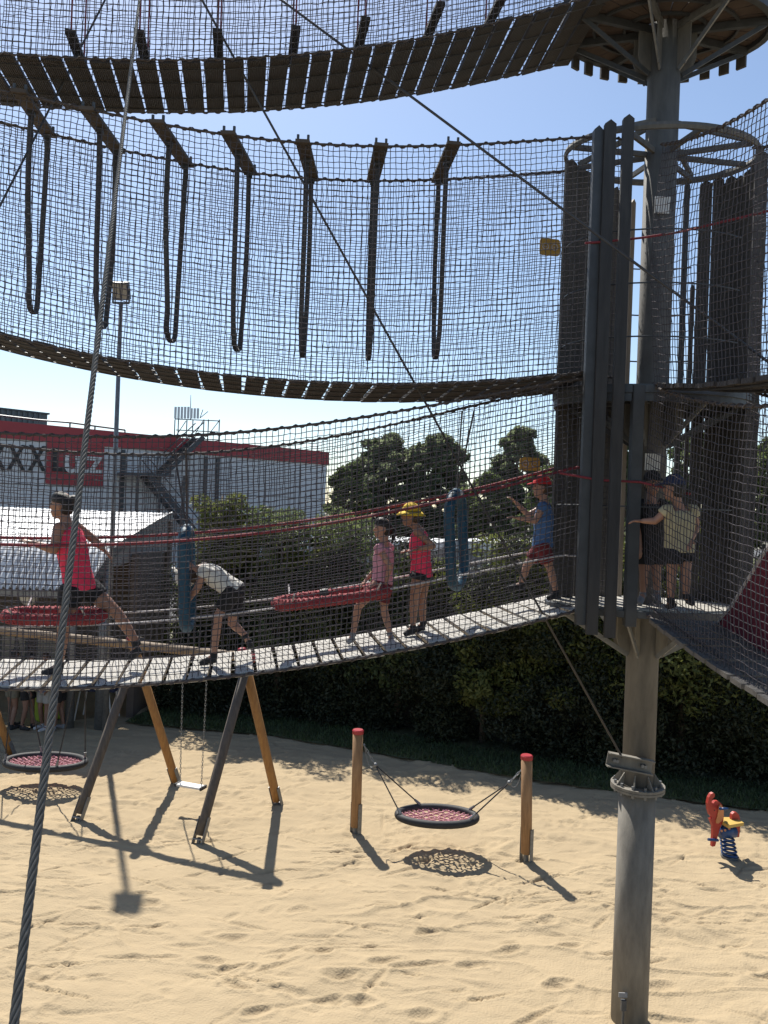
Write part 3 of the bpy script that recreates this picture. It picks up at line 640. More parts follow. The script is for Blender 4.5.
    # slats
    def slat(px, py, D, wd, z0, z1, m, th=.035, face=None, lab=None):
        p = W(px, py, D); mb = MB(); a = math.atan2((p.y - PY) / ERY ** 2, (p.x - PX) / ERX ** 2) if face is None else face
        nrm = Vector((math.cos(a), math.sin(a), 0)); sd_ = Vector((-nrm.y, nrm.x, 0))
        mb.box((p.x, p.y, (z0 + z1) / 2), (wd, th, z1 - z0 - .0), (sd_, nrm, Vector((0, 0, 1))))
        mb.prism([Vector((p.x, p.y, z1)) - sd_ * wd / 2 - nrm * th / 2, Vector((p.x, p.y, z1)) + sd_ * wd / 2 - nrm * th / 2, Vector((p.x, p.y, z1 + .04)) - nrm * th / 2], nrm * th)
        o = mb.build('slat', MT[m], t)
        if lab: o['label'] = lab
        return o
    zb = Z1 - .16; F_ = -PI / 2
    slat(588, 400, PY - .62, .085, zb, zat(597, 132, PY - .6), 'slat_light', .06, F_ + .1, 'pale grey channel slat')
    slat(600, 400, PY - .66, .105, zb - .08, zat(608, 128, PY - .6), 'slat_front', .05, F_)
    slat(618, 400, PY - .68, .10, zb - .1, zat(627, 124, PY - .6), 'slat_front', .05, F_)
    # galvanised post in front of the mast, two flanges
    p0 = W(639, 400, PY - .64); mb = MB(); zt = Z2 - .02
    mb.box((p0.x, p0.y, (zb + zt) / 2), (.085, .012, zt - zb)); mb.box((p0.x - .046, p0.y + .04, (zb + zt) / 2), (.01, .09, zt - zb)); mb.box((p0.x + .046, p0.y + .04, (zb + zt) / 2), (.01, .09, zt - zb)); mb.build('channel_post', MT['slat_light'], t)
    top = ZR - .05
    for (px, D, wd, m, tp) in ((566, PY + .12, .13, 'slat', top), (577.5, PY + .26, .13, 'slat', top - .02), (588.5, PY + .38, .12, 'slat', top), (599, PY + .45, .08, 'slat_light', top - .1), (612, PY + .5, .07, 'slat', top - .1), (629.5, PY + .56, .05, 'slat_sunlit', top - .2),
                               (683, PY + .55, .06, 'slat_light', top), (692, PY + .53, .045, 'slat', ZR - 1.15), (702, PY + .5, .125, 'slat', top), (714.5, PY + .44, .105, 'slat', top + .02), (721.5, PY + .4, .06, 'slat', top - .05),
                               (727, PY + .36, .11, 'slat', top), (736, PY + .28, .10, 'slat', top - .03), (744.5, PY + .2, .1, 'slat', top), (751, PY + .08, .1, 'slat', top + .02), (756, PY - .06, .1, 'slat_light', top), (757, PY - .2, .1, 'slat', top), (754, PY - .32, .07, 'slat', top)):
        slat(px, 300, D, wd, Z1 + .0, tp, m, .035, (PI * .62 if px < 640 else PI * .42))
    # an upper row of short slats round the top platform, hanging a little below its deck
    for k in range(30):
        a = 2 * PI * k / 30 + .1
        if abs(math.cos(a)) > .93 or math.sin(a) < -.2: continue
        p = ell(a, 1.12, 0); mb = MB(); nrm = Vector((math.cos(a) / ERX, math.sin(a) / ERY, 0)).normalized(); sd_ = Vector((-nrm.y, nrm.x, 0))
        mb.box((p.x, p.y, Z3 + 1.0), (.1, .03, 2.4), (sd_, nrm, Vector((0, 0, 1)))); mb.build('slat', MT['slat'], t)
    # rails tying the slats together
    for z in (Z1 + .95, Z2 + .45, Z2 + .95, Z2 + 1.45):
        mb = MB(); mb.tube([ell(2 * PI * k / 40, .96, z) for k in range(6, 36)], .008, 5); mb.build('tie_rod', MT['steel_dark'], t)
    for (pp, rr) in (([(585, 243), (600, 242), (640, 238), (680, 232), (768, 211), (800, 203)], .011), ([(560, 473), (600, 480), (640, 482), (690, 494)], .011)):
        mb = MB(); mb.tube([W(x, y, PY - .66 - max(0, (x - 660)) * .012) for x, y in pp], rr, 6); mb.build('red_rope', MT['red_rope'], t)
tower()

# ------------------------------------------------------------------ net bridges
BF = Vector((1.727, PY - .47, 0)); BW = .80                    # a point on the front edge line; width of the bridges
FRONT = BF; BACK = BF + N_B * BW
def curve(pts, P0, n, s_axis, s0, s1, K=80, deg=4):
    """fit the pixel outline, lift it onto the vertical plane (P0, n), resample evenly along s_axis"""
    xs = np.array([p[0] for p in pts], float); ys = np.array([p[1] for p in pts], float)
    c = np.polyfit(xs / 400, ys, min(deg, len(xs) - 1)); q = np.linspace(xs.min(), xs.max(), 160)
    P = [onplane(x, float(np.polyval(c, x / 400)), P0, n) for x in q]
    s = np.array([(p - P0).dot(s_axis) for p in P]); z = np.array([p.z for p in P]); o = np.argsort(s)
    S_ = np.linspace(s0, s1, K); Zs = np.interp(S_, s[o], z[o])
    return np.array([[*(P0 + s_axis * float(a)).xy, b] for a, b in zip(S_, Zs)])
def net_side(Bt, Tp, nrm, cell, name, parent, r=.0034, bulge=.05, rag=.0045, seed=0, wave=.02):
    """square-mesh net between a lower and an upper curve"""
    g = np.random.default_rng(seed); L = np.linalg.norm(np.diff(Bt, axis=0), axis=1).sum()
    nc = int(L / cell); hmean = np.mean(Tp[:, 2] - Bt[:, 2]); nr = int(hmean / cell)
    f = np.linspace(0, 1, nc); k = np.linspace(0, 1, len(Bt))
    B = np.stack([np.interp(f, k, Bt[:, i]) for i in range(3)], -1); T = np.stack([np.interp(f, k, Tp[:, i]) for i in range(3)], -1)
    v = np.linspace(0, 1, nr)[None, :, None]
    Pn = B[:, None, :] * (1 - v) + T[:, None, :] * v
    fx, vy = np.meshgrid(f * L, v[0, :, 0] * hmean, indexing='ij')
    off = bulge * np.sin(PI * v[0, :, 0])[None, :] + wave * 2 * vnoise(fx * .9, vy * .9, seed + 3)
    Pn = Pn + off[..., None] * np.array(nrm)[None, None]
    along = (B[-1] - B[0]) / np.linalg.norm(B[-1] - B[0])
    Pn += along[None, None] * (.035 * vnoise(fx * .8, vy * .9, seed + 5) + .010 * vnoise(fx * 3, vy * 3, seed + 9))[..., None]
    Pn[..., 2] += .03 * vnoise(fx * 1.1, vy * .8, seed + 6) + .007 * vnoise(fx * 4, vy * 3, seed + 7)
    Pn += g.normal(0, rag, Pn.shape) * np.array([.6, .5, .7]); 
    ref = np.array(nrm, float)
    V, Fq = join_arr([vtubes(Pn, r, ref), vtubes(np.swapaxes(Pn, 0, 1), r, ref)])
    return arr_mesh(name, V, Fq, MT['net'], parent)
def lashed(name, P, parent, r=.011, m='net_edge'):
    P = [Vector(p) for p in P]; mb = MB(); mb.tube(P, r, 6)
    L = sum((P[i + 1] - P[i]).length for i in range(len(P) - 1)); n = int(L / .02); k = np.linspace(0, 1, len(P)); A = np.array([list(p) for p in P])
    q = np.linspace(0, 1, n); H = np.stack([np.interp(q, k, A[:, i]) for i in range(3)], -1); d = (P[-1] - P[0]).normalized(); x = d.cross(Vector((0, 0, 1))).normalized(); y = x.cross(d)
    pts = [Vector(H[i]) + (x * math.cos(i * 1.05) + y * math.sin(i * 1.05)) * (r + .006) for i in range(n)]
    mb.tube(pts, .006, 4); return mb.build(name, MT[m], parent)
def plank_set(parent, F_, B_, m, pitch, wd, th, s_axis, over=.05):
    A = np.array(F_); Bk = np.array(B_); L = np.linalg.norm(np.diff(A, axis=0), axis=1).sum(); n = int(L / pitch); r = random.Random(4)
    k = np.linspace(0, 1, len(A))
    for i in range(n):
        f = (i + .5) / n; a = Vector([np.interp(f, k, A[:, j]) for j in range(3)]); b = Vector([np.interp(f, k, Bk[:, j]) for j in range(3)])
        e = .01; t_ = Vector([np.interp(f + e, k, A[:, j]) - np.interp(f - e, k, A[:, j]) for j in range(3)]).normalized()
        sk = s_axis * r.uniform(-.008, .008); a += sk; b -= sk; d = (b - a).normalized(); a -= d * over; b += d * over; up = d.cross(t_).normalized()
        if up.z < 0: up = -up
        t2 = up.cross(d); mb = MB()
        mb.box((a + b) / 2 + up * r.uniform(-.004, .004), ((b - a).length + r.uniform(-.015, .015), wd, th), (d, t2, up)); mb.build('plank', m, parent)
def lin(A, B, v): return A * (1 - v) + B * v
S0, S1 = -0.22, 5.35
def bridge(label, ft, bt, ff, bf, pm, seed, th=.036, fstart=-.42, spreads=None):
    Fl = curve(ff, FRONT, N_B, U_B, S0, S1); Bl = curve(bf, BACK, N_B, U_B, S0, S1)
    Ft = curve(ft, FRONT, N_B, U_B, fstart, S1) if ft is not None else None; Bt_ = curve(bt, BACK, N_B, U_B, -.34, S1) if bt is not None else None
    Fl2 = curve(ff, FRONT, N_B, U_B, fstart, S1); Bl2 = curve(bf, BACK, N_B, U_B, -.34, S1)
    if Ft is None: Ft = Fl2 + np.array([0, 0, 2.4]); Bt_ = Bl2 + np.array([0, 0, 2.4])
    t = thing('net_bridge', label, 'rope bridge', tuple(Fl[40]), 'net bridges hung from the tower')
    plank_set(t, Fl, Bl, pm, .19, .16, th, U_B); q_ = .012 if pm is MT['plank_pale'] else .006; lashed('floor_rope', Fl - np.array(N_B) * .065, t, q_); lashed('floor_rope', Bl + np.array(N_B) * .065, t, q_)
    net_side(Fl2, Ft, -N_B, .0505, 'side_net', t, seed=seed); net_side(Bl2, Bt_, N_B, .0515, 'side_net', t, seed=seed + 20)
    lashed('edge_rope', Ft, t); lashed('edge_rope', Bt_, t)
    for v in (.06, .34, .68, .94):
        C = lin(Fl, Bl, v); mb = MB(); mb.tube([Vector(p) + Vector((0, 0, -th / 2 - .008)) for p in C], .006, 6); mb.build('floor_cable', MT['cable'], t)
    return t, Fl, Bl, Ft, Bt_
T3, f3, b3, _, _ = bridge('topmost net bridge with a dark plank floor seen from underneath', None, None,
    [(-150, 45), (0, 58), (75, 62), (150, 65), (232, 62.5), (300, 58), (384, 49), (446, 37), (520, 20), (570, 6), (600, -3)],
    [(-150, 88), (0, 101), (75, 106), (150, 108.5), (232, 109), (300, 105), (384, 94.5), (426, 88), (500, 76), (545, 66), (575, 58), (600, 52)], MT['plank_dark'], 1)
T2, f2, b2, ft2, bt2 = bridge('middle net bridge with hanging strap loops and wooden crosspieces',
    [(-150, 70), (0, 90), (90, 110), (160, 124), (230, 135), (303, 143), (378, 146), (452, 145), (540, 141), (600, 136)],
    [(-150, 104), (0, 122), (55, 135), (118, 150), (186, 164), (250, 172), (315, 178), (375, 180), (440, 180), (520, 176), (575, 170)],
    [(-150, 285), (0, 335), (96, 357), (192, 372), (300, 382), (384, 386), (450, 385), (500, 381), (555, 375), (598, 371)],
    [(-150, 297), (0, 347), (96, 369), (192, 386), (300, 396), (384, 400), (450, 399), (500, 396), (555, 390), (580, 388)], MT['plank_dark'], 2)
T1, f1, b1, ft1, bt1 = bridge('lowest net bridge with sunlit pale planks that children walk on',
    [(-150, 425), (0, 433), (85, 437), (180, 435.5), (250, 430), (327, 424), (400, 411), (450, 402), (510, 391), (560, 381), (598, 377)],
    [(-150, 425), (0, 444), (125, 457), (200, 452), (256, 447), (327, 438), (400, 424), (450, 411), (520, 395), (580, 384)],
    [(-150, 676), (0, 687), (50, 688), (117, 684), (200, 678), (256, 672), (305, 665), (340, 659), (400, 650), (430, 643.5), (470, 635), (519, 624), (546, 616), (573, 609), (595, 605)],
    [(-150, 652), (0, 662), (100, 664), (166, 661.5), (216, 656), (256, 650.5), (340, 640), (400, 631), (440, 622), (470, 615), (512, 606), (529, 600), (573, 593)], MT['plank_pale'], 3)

def spreaders():
    fx = [(20, 93), (88, 110.5), (158, 123.5), (229, 134.5), (303, 143), (381, 146.5), (453, 145)]
    bx = [(48, 134), (117, 150), (186, 164), (250, 172), (312, 178), (373, 180), (438, 180)]
    bot = [312, 327, 341, 350, 356, 359, 358]
    labs = ['strap loop hanging nearest the left edge of the middle bridge, shortest of the row', 'strap loop partly behind the thick steel rope on the middle bridge', 'strap loop next to the right of the floodlight mast head', 'strap loop fourth from the left on the middle bridge, strands close together', 'strap loop crossed at its head by the thin diagonal cable', 'strap loop just right of the thin diagonal cable', 'strap loop nearest the tower on the middle bridge']
    for i, (a, b, y) in enumerate(zip(fx, bx, bot)):
        A = onplane(*a, FRONT, N_B); B = onplane(*b, BACK, N_B); d = (B - A).normalized(); up = d.cross(U_B).normalized(); up = up if up.z > 0 else -up; sd_ = up.cross(d)
        mb = MB(); mb.box((A + B) / 2, ((B - A).length + .1, .125, .03), (d, sd_, up)); sp = mb.build('crosspiece', MT['board_brown'], T2)
        for P in (A, B):
            for k in (-.045, .045): mb = MB(); mb.tube([P + sd_ * k - up * .02, P + sd_ * k + up * .07], .013, 6); mb.build('bolt', MT['steel_dark'], sp)
        p0 = A.lerp(B, .38) - up * .01; p1 = A.lerp(B, .97) - up * .01
        q = onplane(a[0] + (b[0] - a[0]) * .62, y, FRONT + N_B * BW * .6, N_B); zb = q.z; mid = (p0 + p1) / 2
        t = thing('strap_loop', labs[i], 'strap loop', (mid.x, mid.y, zb), 'strap loops hanging in the middle bridge')
        pts = []; hw = (p1 - p0).length / 2; dh = Vector((d.x, d.y, 0)).normalized(); n = 16; rr = random.Random(i); sw = rr.uniform(-.01, .01)
        rb = hw * .55
        for k in range(n): f = k / n; p = p0.lerp(Vector((mid.x, mid.y, zb + rb)) - dh * rb * 1.0, f); pts.append(p + U_B * (sw * math.sin(f * 5)) - dh * (.04 * math.sin(PI * f)))
        for k in range(9): an = PI * k / 8; pts.append(Vector((mid.x, mid.y, zb + rb)) - dh * rb * math.cos(an) - Vector((0, 0, rb * math.sin(an))))
        for k in range(n): f = (k + 1) / n; p = (Vector((mid.x, mid.y, zb + rb)) + dh * rb).lerp(p1, f); pts.append(p + U_B * (sw * math.sin(f * 4)) + dh * (.04 * math.sin(PI * f)))
        mb = MB(); mb.tube(pts, .025, 8, False, tuple(U_B), .42); mb.build('strap', MT['rubber'], t, True)
        for P in (p0, p1): mb = MB(); mb.box(P - Vector((0, 0, .01)), (.06, .05, .07), (U_B, N_B, Vector((0, 0, 1)))); mb.build('clamp', MT['steel_dark'], t)
spreaders()
def hanging_steps():
    L = ['nearest the left edge', 'second from the left', 'just right of the steel rope', 'fourth from the left', 'fifth from the left', 'second from the tower', 'closest to the tower']
    for i, (px, y0) in enumerate([(70, 31), (139, 31), (217.5, 30), (296, 27), (366, 18), (441, 3), (505, -8)]):
        P0 = FRONT + N_B * .1; A = onplane(px, y0, P0, N_B); B = A + N_B * .62 + Vector((0, 0, -.0))
        t = thing('hanging_step', 'wooden step on red cords in the top bridge, ' + L[i], 'hanging step', tuple(A), 'steps hanging in the top bridge')
        mb = MB(); mb.box((A + B) / 2, ((B - A).length, .085, .035), (N_B, U_B, Vector((0, 0, 1)))); st = mb.build('step_board', MT['plank_dark'], t)
        for P in (A + N_B * .04, B - N_B * .04):
            for k in (0,): mb = MB(); mb.tube([P + U_B * k, P + U_B * k * 1.3 + Vector((0, 0, 1.7))], .008, 5); mb.build('cord', MT['red_rope'], t)
hanging_steps()
def bridge_ropes():
    C = FRONT + N_B * .14; D = FRONT + N_B * .58
    for pts, P0 in (([(-150, 535), (0, 543), (110, 547), (250, 532), (400, 511), (480, 493), (550, 473), (575, 468)], C), ([(-150, 528), (0, 536), (100, 540), (250, 526), (390, 507), (480, 489), (550, 468), (575, 463)], D)):
        P = curve(pts, P0, N_B, U_B, S0, S1); mb = MB(); mb.tube([Vector(p) for p in P], .014, 6); mb.build('hand_rope', MT['red_rope'], T1)
    for pts, P0 in (([(-150, 622), (0, 627), (120, 624), (230, 612), (320, 603), (400, 588), (470, 572), (560, 556)], FRONT + N_B * .25), ([(-150, 612), (0, 615), (120, 613), (230, 603), (320, 592), (400, 578), (470, 562), (560, 547)], FRONT + N_B * .6)):
        P = curve(pts, P0, N_B, U_B, S0, S1); mb = MB(); mb.tube([Vector(p) for p in P], .009, 6); mb.build('guide_rope', MT['pale_rope'], T1)
    # yellow plates
    for (px, py, n0, T, wd, ht, lab) in ((550, 247, .74, T2, .22, .175, 'yellow plate with two round marks'), (530, 464, .76, T1, .22, .135, 'yellow rounded plate with two round marks')):
        p = onplane(px, py, FRONT + N_B * n0, N_B); ol = []; r_ = .03
        up = Vector((0, 0, 1)); xa = -U_B
        for (sx, sy, a0) in ((1, 1, 0), (-1, 1, 90), (-1, -1, 180), (1, -1, 270)):
            for k in range(5): a = R(a0 + 90 * k / 4); ol.append(p + xa * (sx * (wd / 2 - r_) + r_ * math.cos(a)) + up * (sy * (ht / 2 - r_) + r_ * math.sin(a)))
        mb = MB(); mb.prism(ol, N_B * .012); pl = mb.build('yellow_plate', MT['yellow_plate'], T); pl['label'] = lab
        for s_ in (-.05, .05):
            mb = MB(); c = p + xa * s_ - N_B * .004; mb.tube([c + xa * (.032 * math.cos(2 * PI * k / 16)) + up * (.032 * math.sin(2 * PI * k / 16)) for k in range(16)], .006, 4, True, tuple(N_B)); mb.tube([c - xa * .012, c + xa * .012], .006, 4); mb.build('round_mark', MT['pale_rope'], pl)
bridge_ropes()

def loops_and_rings():
    # blue padded hanging loops
    for (x0, x1, y0, y1, dn0, dn1, lab, tp) in ((184, 190, 521, 630, .22, .52, 'blue padded loop hanging edge-on beside the bending child', (186, 446)), (450, 463, 486, 588, .15, .5, 'blue padded loop showing both strands, between the yellow-hatted girl and the red-capped boy', (474, 408))):
        A = onplane(x0, y0, FRONT + N_B * dn0, N_B); A2 = onplane(x0, y1, FRONT + N_B * dn0, N_B); B = onplane(x1, y0 + 8, FRONT + N_B * dn1, N_B); B2 = onplane(x1, y1, FRONT + N_B * dn1, N_B)
        t = thing('padded_loop', lab, 'hanging loop', tuple((A2 + B2) / 2), 'blue padded loops in the lowest bridge'); pts = []; d = Vector((B.x - A.x, B.y - A.y, 0)); hw = d.length / 2; dn = d.normalized()
        c0 = (A + B) / 2; c1 = (A2 + B2) / 2; zt = min(A.z, B.z); zb = max(A2.z, B2.z); hh = .17
        for k in range(9): an = PI * k / 8; pts.append(Vector((c0.x, c0.y, zt - hw)) - dn * hw * math.cos(an) + Vector((0, 0, hw * math.sin(an))))
        for k in range(1, 10): pts.append(Vector((c0.x, c0.y, zt - hw)).lerp(Vector((c1.x, c1.y, zb + hw)), k / 10) + dn * hw)
        for k in range(9): an = PI * k / 8; pts.append(Vector((c1.x, c1.y, zb + hw)) + dn * hw * math.cos(an) - Vector((0, 0, hw * math.sin(an))))
        for k in range(1, 10): pts.append(Vector((c1.x, c1.y, zb + hw)).lerp(Vector((c0.x, c0.y, zt - hw)), k / 10) - dn * hw)
        mb = MB(); mb.tube(pts, .052, 12, True); mb.build('padding', MT['blue_pad'], t, True)
        mb = MB(); top = Vector((c0.x, c0.y, zt)); mb.ball(top + Vector((0, 0, .0)), (.062, .062, .04)); mb.build('collar', MT['white'], t, True)
        for q in (0, 1):
            mb = MB(); e = onplane(tp[0] - 12 * q, tp[1] + 3, FRONT if q == 0 else BACK, N_B); mb.tube([top, e], .009, 6); mb.build('rope', MT['net_edge'], t)
    # red wrapped rings lying level
    for (l, r_, y0, y1, lab) in ((2, 107, 615, 616, 'red rope-wrapped ring hung level beside the girl in the pink top'), (271, 392, 604, 590, 'red rope-wrapped oval ring between the bending child and the pink-dressed girl')):
        P0 = FRONT + N_B * .36; A = onplane(l + 6, y0, P0, N_B); B = onplane(r_ - 6, y1, P0, N_B); c = (A + B) / 2; ax = (B - A) / 2; by = N_B * .25; t = thing('rope_ring', lab, 'climbing ring', tuple(c), 'red rings in the lowest bridge')
        n = 44; pts = [c + ax * (math.copysign(abs(math.cos(2 * PI * k / n)) ** .8, math.cos(2 * PI * k / n))) + by * math.copysign(abs(math.sin(2 * PI * k / n)) ** .8, math.sin(2 * PI * k / n)) for k in range(n)]
        mb = MB(); mb.tube(pts, .05, 10, True, (0, 0, 1)); mb.build('ring_core', MT['red_pad'], t, True)
        mb = MB(); nn = 44 * 9; hp = []
        for k in range(nn):
            a = 2 * PI * k / nn; f = k / nn * n; i = int(f) % n; p = pts[i].lerp(pts[(i + 1) % n], f - int(f)); tg = (pts[(i + 1) % n] - pts[i]).normalized(); x = Vector((0, 0, 1)); y = tg.cross(x).normalized(); hp.append(p + (x * math.cos(k * .9) + y * math.sin(k * .9)) * .05)
        mb.tube(hp, .011, 4, True); mb.build('wrapping', MT['red_pad'], t)
        for sx in (.3, .75, -.75, -.3):
            for sy in (-1, 1):
                if abs(sx) < .5: continue
                mb = MB(); p = c + ax * sx + by * sy * .62; e = Vector((p.x, p.y, 0)) + N_B * sy * .24; e.z = p.z + .12 ; mb.tube([p, e], .009, 5); mb.build('tie_rope', MT['pale_rope'], t)
        if l > 100:
            mb = MB(); p = c + by * .9 - ax * .1; mb.tube([p - ax.normalized() * .04, p + ax.normalized() * .04], .06, 10); mb.build('tape_band', MT['black'], t)
loops_and_rings()

# right-hand bridges that run from the tower towards the viewer
def right_bridges():
    X0 = 2.46; P0 = Vector((X0, 7.0, 0)); n = Vector((1, 0, 0)); u = Vector((0, -1, 0)); K = 60; s = np.linspace(-.12, 3.2, K); wd = .85
    yy = 7.05 - s - .02 ; xx = X0 + .025 * s
    def zc(z0, z5, z35): c = np.polyfit([0, 2.05, 3.3], [z0, z5, z35], 2); return np.polyval(c, s)
    def line(z, dx=0): return np.stack([xx + dx, yy, z], -1)
    lab = {0: 'lowest right-hand net bridge running from the tower towards the viewer', 1: 'middle right-hand net bridge running from the tower towards the viewer'}
    for i, (zf, zt, pm) in enumerate(((zc(Z1 - .05, 5 - 1.10, 5 - 1.15), zc(Z2 - .05, 5.78, 5.72), 'plank_shaded'), (zc(Z2 - .02, 5.97, 5.92), zc(zat(650, 142, 7.0), 7.85, 7.75), 'plank_dark'))):
        Fl, Bl, Ft, Bt_ = line(zf), line(zf, wd), line(zt), line(zt, wd)
        t = thing('net_bridge', lab[i], 'rope bridge', tuple(Fl[30]), 'net bridges hung from the tower')
        fl = Fl[4:]; bl = Bl[4:]
        plank_set(t, fl, bl, MT[pm], .19, .165, .036, u)
        net_side(Fl, Ft, -n, .058, 'side_net', t, seed=50 + i, r=.0036); net_side(Bl, Bt_, n, .058, 'side_net', t, seed=70 + i, r=.0036)
        lashed('edge_rope', Ft, t); lashed('edge_rope', Bt_, t); lashed('edge_rope', Fl, t); lashed('edge_rope', Bl, t)
        for v in (.05, .5, .95):
            mb = MB(); mb.tube([Vector(p) + Vector((0, 0, -.03)) for p in lin(fl, bl, v)], .01, 6); mb.build('floor_cable', MT['cable'], t)
        if i == 0:
            mb = MB(); C = lin(Fl, Bl, .1); mb.tube([Vector(p) + Vector((0, 0, .03)) for p in C], .008, 6); mb.build('guide_rope', MT['net_edge'], t)
    a = Vector((3.12, 7.15, 3.93)); mb = MB()
    ol = [Vector((3.0, 7.05, 3.96)), Vector((3.02, 5.7, 3.92)), Vector((3.02, 5.55, 5.3)), Vector((3.02, 6.05, 4.82)), Vector((3.01, 6.6, 4.3))]
    t = thing('canvas_panel', 'crimson canvas panel sloping across the right-hand lower bridge', 'canvas panel', (3.0, 6.4, 3.95)); mb.prism(ol, (.02, 0, 0)); mb.build('canvas', MT['canvas'], t)
    mb = MB(); mb.tube(ol, .016, 6, True); mb.build('hem_rope', MT['pale_rope'], t)
right_bridges()

# cables
def cable(pts, r, lab, m='cable', ends=True):
    mb = MB(); mb.tube([Vector(p) for p in pts], r, 8); o = mb.build('bracing_cable', MT[m], None, True); return tag(o, lab, 'cable')
a = W(622, 757, PY - .24); b = W(202, 0, 6.75); cable([b + (b - a) * .35, b, a], .011, 'thin dark cable slanting from the upper left down to the clamp on the mast')
a = W(775, 367, 6.5); b = W(405, 92, 7.1); cable([b + (b - a) * .75, b, a, a + (a - b) * .6], .012, 'thin dark cable slanting down to the right in front of the tower')
a = W(4, 198, 6.3); b = W(105, 0, 7.0); cable([a + (a - b) * .6, a, b, b + (b - a) * .4], .009, 'thin dark cable crossing the upper left corner')
def wire_rope():
    A = W(14, 1024, 1.62); B = W(139.5, 0, 5.8); d = (B - A); P = A - d * .6; Q = B + d * .2; d.normalize(); L = (Q - P).length
    x = d.cross(Vector((0, 1, 0))).normalized(); y = d.cross(x); n = int(L / .0085); mb = MB(); Rr = .0074
    for k in range(6):
        pts = []
        for i in range(n + 1):
            a = i * .0085 / .085 * 2 * PI * .55 + k * PI / 3; c = P + d * (L * i / n); pts.append(c + (x * math.cos(a) + y * math.sin(a)) * Rr)
        mb.tube(pts, .0037, 7)
    mb.tube([P, Q], .003, 6)
    tag(mb.build('wire_rope', MT['wire'], None, True), 'thick twisted steel rope rising through the left foreground', 'rope')
wire_rope()

# ------------------------------------------------------------------ swings and rider on the sand
def swing_set():
    p2f, p2b, p3f, p3b = G(77, 820), G(177, 785), G(198, 842), G(278, 805)
    m2 = (p2f + p2b) / 2; m3 = (p3f + p3b) / 2; dv = (m3 - m2); dv.z = 0; du = dv.normalized(); sp = (p2b - p2f)
    t = thing('swing_set', 'timber swing frame with splayed legs behind the lowest bridge', 'swing frame', tuple(m3))
    apex2 = Vector((*(W(127, 645, m2.y)).xy, 0)); zt = 2.62
    fr = [(m2 - dv * 1.75, None), (m2, None), (m3, None)]; tops = []
    for i, (c, _) in enumerate(fr):
        f_ = c - sp / 2 if i == 0 else (p2f, p3f)[i - 1]; b_ = c + sp / 2 if i == 0 else (p2b, p3b)[i - 1]
        if i == 0: b_ = G(13, 757); f_ = b_ - sp
        cc = (f_ + b_) / 2; tops.append(cc); sd_ = sp.normalized()
        for k, (ft, sg) in enumerate(((f_, 1), (b_, -1))):
            top = cc + Vector((0, 0, zt + .12)) + sd_ * (.10 * sg) ; ax = (top - ft).normalized(); mb = MB()
            mb.tube([ft + ax * .10, ft + ax * .35, top], .073, 14); lg = mb.build('leg', MT['timber'] if k else MT['timber_shaded'], t, True); lg['label'] = 'sunlit orange leg' if k else 'front leg coloured darker for its shaded side'
            if k == 1:
                mb = MB(); mb.ball(top, (.078, .078, .05)); mb.build('end_cap', MT['red_cap'], lg, True)
            sh = MB(); s1 = du; s2 = ax.cross(s1).normalized()
            for q in (-1, 1): sh.box(ft + ax * .15 + s1 * (.078 * q), (.01, .08, .42), (s1, s2, ax))
            sh.box(ft + ax * .04, (.14, .08, .02), (s1, s2, ax)); sh.tube([ft + Vector((0, 0, -.3)), ft + ax * .06], .03, 8); sh.build('ground_shoe', MT['galv'], lg)
    mb = MB(); a = tops[0] + Vector((0, 0, zt)); b = tops[2] + Vector((0, 0, zt)); d = (b - a).normalized(); mb.tube([a - d * .15, a, tops[1] + Vector((0, 0, zt)), b, b + d * .1], .075, 14); mb.build('beam', MT['timber_beam'], t, True)
    mb = MB(); mb.ball(b + d * .1, (.08, .08, .08)); mb.build('beam_cap', MT['red_cap'], t, True)
    return tops, zt
TOPS, ZT = swing_set()
def link_chain(p, q, m, parent, name='chain', step=.042, r=.0045):
    p = Vector(p); q = Vector(q); d = (q - p); L = d.length; d.normalize(); x = d.cross(Vector((0, 1, .1))).normalized(); y = d.cross(x); mb = MB(); n = int(L / step)
    for i in range(n):
        c = p + d * (L * (i + .5) / n); sdir = x if i % 2 else y; h = step * .66; w_ = .013
        mb.tube([c + d * (h * math.cos(2 * PI * k / 8)) + sdir * (w_ * math.sin(2 * PI * k / 8)) for k in range(8)], r, 4, True)
    return mb.build(name, m, parent)
def belt_swing():
    g0 = W(188.5, 784, 12.35); f = ((g0.x - TOPS[1].x) / (TOPS[2].x - TOPS[1].x)); c = TOPS[1].lerp(TOPS[2], f); c.z = .44; du = (TOPS[2] - TOPS[1]).normalized()
    t = thing('plank_swing', 'single swing with a flat pale seat on two chains', 'swing', tuple(c)); mb = MB()
    mb.box(c, (.46, .16, .03), (du, Vector((-du.y, du.x, 0)), Vector((0, 0, 1)))); st = mb.build('seat', MT['white'], t)
    mb = MB(); 
    for s_ in (-1, 1): mb.box(c + du * (.235 * s_), (.03, .17, .05), (du, Vector((-du.y, du.x, 0)), Vector((0, 0, 1))))
    mb.build('seat_edge', MT['black_foam'], st)
    for s_ in (-1, 1): link_chain(c + du * (.2 * s_) + Vector((0, 0, .02)), c + du * (.23 * s_) + Vector((0, 0, ZT - .5)), MT['galv'], t)
belt_swing()
